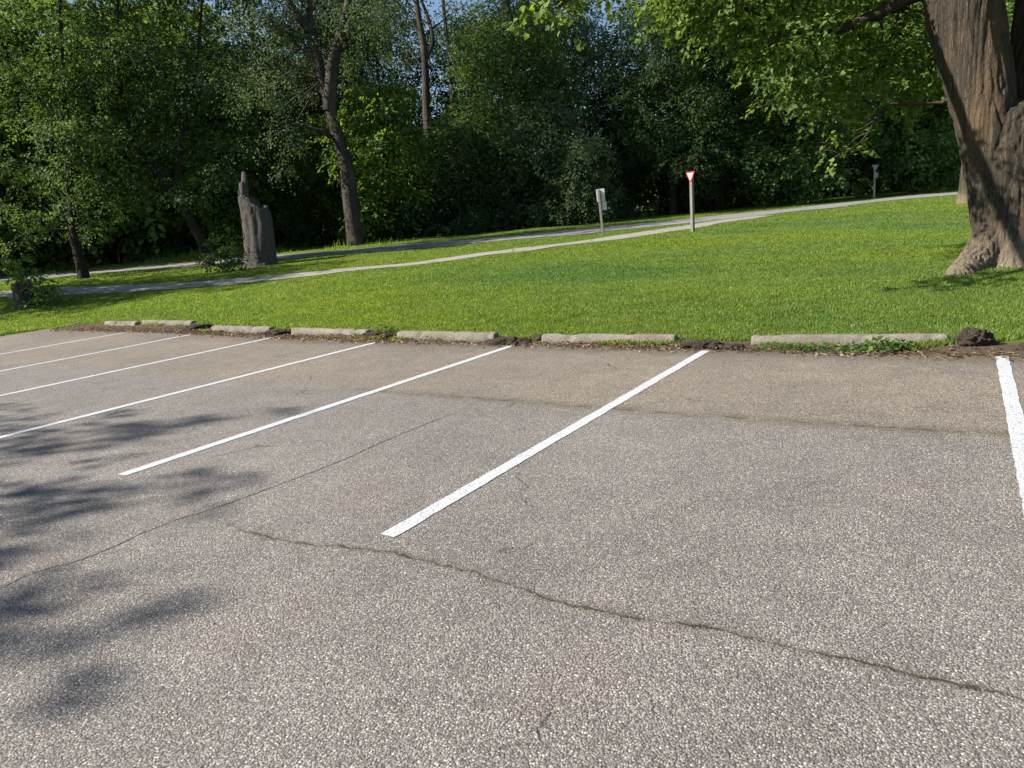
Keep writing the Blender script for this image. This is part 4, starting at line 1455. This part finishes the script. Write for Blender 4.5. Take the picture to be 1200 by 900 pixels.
# ------------------------------------------------------------------ snag
def snag():
    x, y = -26.03, 20.29
    O = np.array([x, y, gz(x, y)])
    d = 30.8
    e = empty('tree_snag', O, 'broken grey dead tree trunk with a tall splinter, by the path', 'dead tree')
    L = lambda px, py, dd=d: pt(px, py, dd) - O
    n, seg = 46, 64
    axis = spline([L(308, 322), L(306, 300), L(303, 265), L(298, 235), L(294, 200)], n)
    s = np.linspace(0, 1, n)
    rad = np.interp(s, [0, .08, .2, .5, .8, 1], [.94, .76, .64, .59, .56, .52])
    V = []
    a = np.linspace(0, 2 * math.pi, seg, endpoint=False)
    lf = np.array([LEFT[0], LEFT[1], 0.]); hd = np.array([HEAD[0], HEAD[1], 0.])
    # the height at which the trunk is torn off, per angle (0 = left)
    top = .74 + .09 * np.cos(a) + .012 * np.sin(a * 5 + 1) + .010 * np.sin(a * 13 + 2) + .014 * rng.normal(size=seg)
    top += .26 * np.exp(-((a - 5.75) / .16) ** 2) + .10 * np.exp(-((a - 5.95) / .42) ** 2)
    top = np.clip(top, 0, 1.14)
    for i in range(n):
        ring = []
        for j in range(seg):
            si = min(s[i], top[j])
            k = si * (n - 1)
            i0 = min(int(k), n - 2)
            c = axis[i0] + (axis[min(i0 + 1, n - 1)] - axis[i0]) * (k - i0)
            rr = np.interp(si, s, rad)
            rr *= 1 + .05 * math.sin(a[j] * 3 + 1) + .035 * math.sin(a[j] * 9 + si * 3) + .04 * (vnoise(math.cos(a[j]) * 6, math.sin(a[j]) * 6, si * 2.0) - .5) * 2
            if si > 1: rr *= max(.35, 1 - (si - 1) * 4)
            root = max(0, 1 - si / .1)
            rr *= 1 + .25 * root * max(0, math.sin(a[j] * 4 + .5))
            ring.append(c + rr * (math.cos(a[j]) * lf - math.sin(a[j]) * hd))
        V.extend(ring)
    nv = n * seg
    # hollow: an inner wall going down from the torn rim
    for dep, sc in ((0.0, .80), (.12, .66), (.3, .5)):
        for j in range(seg):
            si = max(.05, top[j] - dep)
            c = axis[min(int(si * (n - 1)), n - 1)]
            rr = np.interp(si, s, rad) * sc
            V.append(c + rr * (math.cos(a[j]) * lf - math.sin(a[j]) * hd))
    F = []
    for i in range(n - 1):
        for j in range(seg):
            j2 = (j + 1) % seg
            F.append((i * seg + j, (i + 1) * seg + j, (i + 1) * seg + j2, i * seg + j2))
    prev = (n - 1) * seg
    for b in range(3):
        cur = nv + b * seg
        for j in range(seg):
            j2 = (j + 1) % seg
            F.append((prev + j, cur + j, cur + j2, prev + j2))
        prev = cur
    me = mesh_np('snag_trunk', np.array(V), np.array(F), 4, M['deadwood'], True)
    bark_displace(me, .035, 7, .5, 3)
    link('trunk', me, e)
    # bush at its foot
    r = np.random.default_rng(61)
    x2, y2 = at(284, 29.7)
    o = empty('bush', (x2, y2, gz(x2, y2)), 'dark green bush growing at the left foot of the broken snag', 'bush')
    cl = [(0, 0, .5, .55, .55, .5), (.3, .2, .9, .4, .4, .4), (-.4, -.2, .4, .5, .5, .4), (.1, .1, 1.3, .35, .35, .4), (-.2, -.3, .9, .35, .35, .35), (.5, .3, .4, .4, .4, .4)]
    P, D, N = spray_points(cl, 130, r, None, .2, .45, 14, .14, .5)
    ok = P[:, 2] > .02
    link('foliage', leaf_mesh('bush_foliage', P[ok], D[ok], N[ok], r.uniform(.08, .13, ok.sum()), M['leaf_dark']), o)
    tb = Tubes()
    for c in cl:
        tb.tube([(c[0] * .2, c[1] * .2, -.1), (c[0] * .7, c[1] * .7, c[2] * .6), c[:3]], [.02, .015, .006], 5)
    link('stem', tb.mesh('bush_stem', M['bark_dark']), o)


snag()


# ------------------------------------------------------------------ ivy covered stump at the left
def stump():
    x, y = -26.12, 10.92
    d = 23.3
    O = np.array([x, y, gz(x, y)])
    e = empty('tree_stump', O, 'low brown hollow stump on the lawn at the far left', 'stump')
    tb = Tubes()
    L = lambda px, py, dd=d: pt(px, py, dd) - O
    path = spline([L(33, 372), L(32, 362), L(29, 348), L(25, 337), L(23, 331)], 20)
    tb.tube(path, np.interp(np.linspace(0, 1, 20), [0, .2, .6, .93, 1], [.46, .36, .30, .27, .02]), 26)
    me = tb.mesh('stump_trunk', M['bark'])
    bark_displace(me, .05, 6, 2.5, 4)
    link('trunk', me, e)
    o = empty('ivy_bush', O + np.array([.6, .4, 0]), 'leafy vine bush growing over the right side of the low stump', 'bush')
    O2 = O + np.array([.6, .4, 0])
    r = np.random.default_rng(71)
    cl = []
    for px, py, q in [(30, 320, .38), (22, 308, .26), (40, 330, .42), (46, 345, .5), (55, 352, .5), (64, 358, .42), (75, 360, .36), (86, 363, .28), (50, 335, .36), (42, 355, .36), (14, 303, .18)]:
        c = pt(px, py, d + (.65 if px < 50 else -.1) + r.uniform(-.15, .25)) - O2
        cl.append((*c, q, q, q * .8))
    P, D, N = spray_points(cl, 190, r, None, .3, .35, 12, .10, .5)
    ok = P[:, 2] > .02
    link('foliage', leaf_mesh('vine_foliage', P[ok], D[ok], N[ok], r.uniform(.07, .12, ok.sum()), M['leaf_bright'], wid=.42), o)
    tb = Tubes()
    for c in cl:
        tb.tube([(-.2 + c[0] * .2, c[1] * .2, -.1), (c[0] * .7, c[1] * .7, c[2] * .6), c[:3]], [.025, .015, .006], 5)
    link('stem', tb.mesh('vine_stem', M['bark_dark']), o)


stump()

# --- slim tree half hidden by the big maple, its pale root showing on the left
x, y = at(1141, 29.5)
PROTO['behind'] = ('lawn_tree', make_tree('lawn_tree', (x, y, gz(x, y)), 'tree farther up the lawn almost hidden by the huge maple trunk, pale root showing', 12, 5.0, 3.6, .40, M['leaf_mid'], M['bark_maple'], 81, per=14, nclump=24, leaf=(.14, .22)))

# --- tree outside the frame on the left, whose shade falls over the asphalt
def shade_caster():
    tx, ty = -28.0, -11.5
    O = np.array([tx, ty, 0.0])
    r = np.random.default_rng(91)
    cl = []
    S = SUN
    for gx_, gy_, q, z in [(-8.45, 3.05, .55, 5.0), (-7.6, 3.16, .42, 5.4), (-7.0, 3.15, .32, 5.6), (-6.5, 3.25, .22, 6.0), (-6.7, 2.82, .30, 5.2), (-6.4, 3.55, .13, 6.4), (-6.2, 4.0, .10, 7), (-5.9, 4.3, .07, 7.2),
                           (-5.6, 2.13, .30, 4.8), (-5.35, 2.30, .26, 5.0), (-5.5, 1.85, .30, 5.2), (-4.9, 2.0, .22, 5.6), (-4.7, 2.55, .18, 6), (-4.4, 2.62, .12, 6.2), (-6.2, 1.9, .45, 5), (-5.0, 2.3, .14, 5.2),
                           (-4.47, 1.62, .24, 5.2), (-4.5, 1.45, .18, 5.5), (-3.62, 1.32, .17, 6.0), (-4.15, 1.34, .22, 5.6), (-3.5, 1.15, .15, 6.2), (-3.15, 1.22, .13, 6.4), (-3.8, 1.0, .18, 6),
                           (-9.6, 2.9, .6, 5.4), (-9.6, 1.9, .5, 6), (-7.2, 1.5, .35, 6.2), (-10.5, 2.4, .7, 6.6), (-6.2, .9, .3, 6), (-5.0, .7, .25, 6)]:
        z *= 1.75
        c = np.array([gx_, gy_, 0]) + S * (z / S[2]) - O
        cl.append((*c, q, q, q * .7))
    for k in range(18):
        a = r.uniform(0, 6.28); q = r.uniform(.3, 2.6)
        cl.append((math.cos(a) * q - 1.5, math.sin(a) * q - 1.5, r.uniform(8, 13), 1.2, 1.2, .8))
    make_tree('shade_tree', (tx, ty, gz(tx, ty)), 'leafy tree left of the lot, outside the view, casting dappled shade on the asphalt', 13, 4, 5, .35, M['leaf_mid'], M['bark_dark'], 91, per=24, leaf=(.09, .15), clumps=cl, slen=.45, fill=.6, thick=.12, twigs=0, lsc=1.0,
              trunk_pts=[(0, 0, -.3), (.3, .3, 2), (.9, .8, 5.5), (1.3, 1.0, 9), (1.2, 1.0, 12), (1.0, .8, 16)])


shade_caster()
print('grass blades', n_grass)
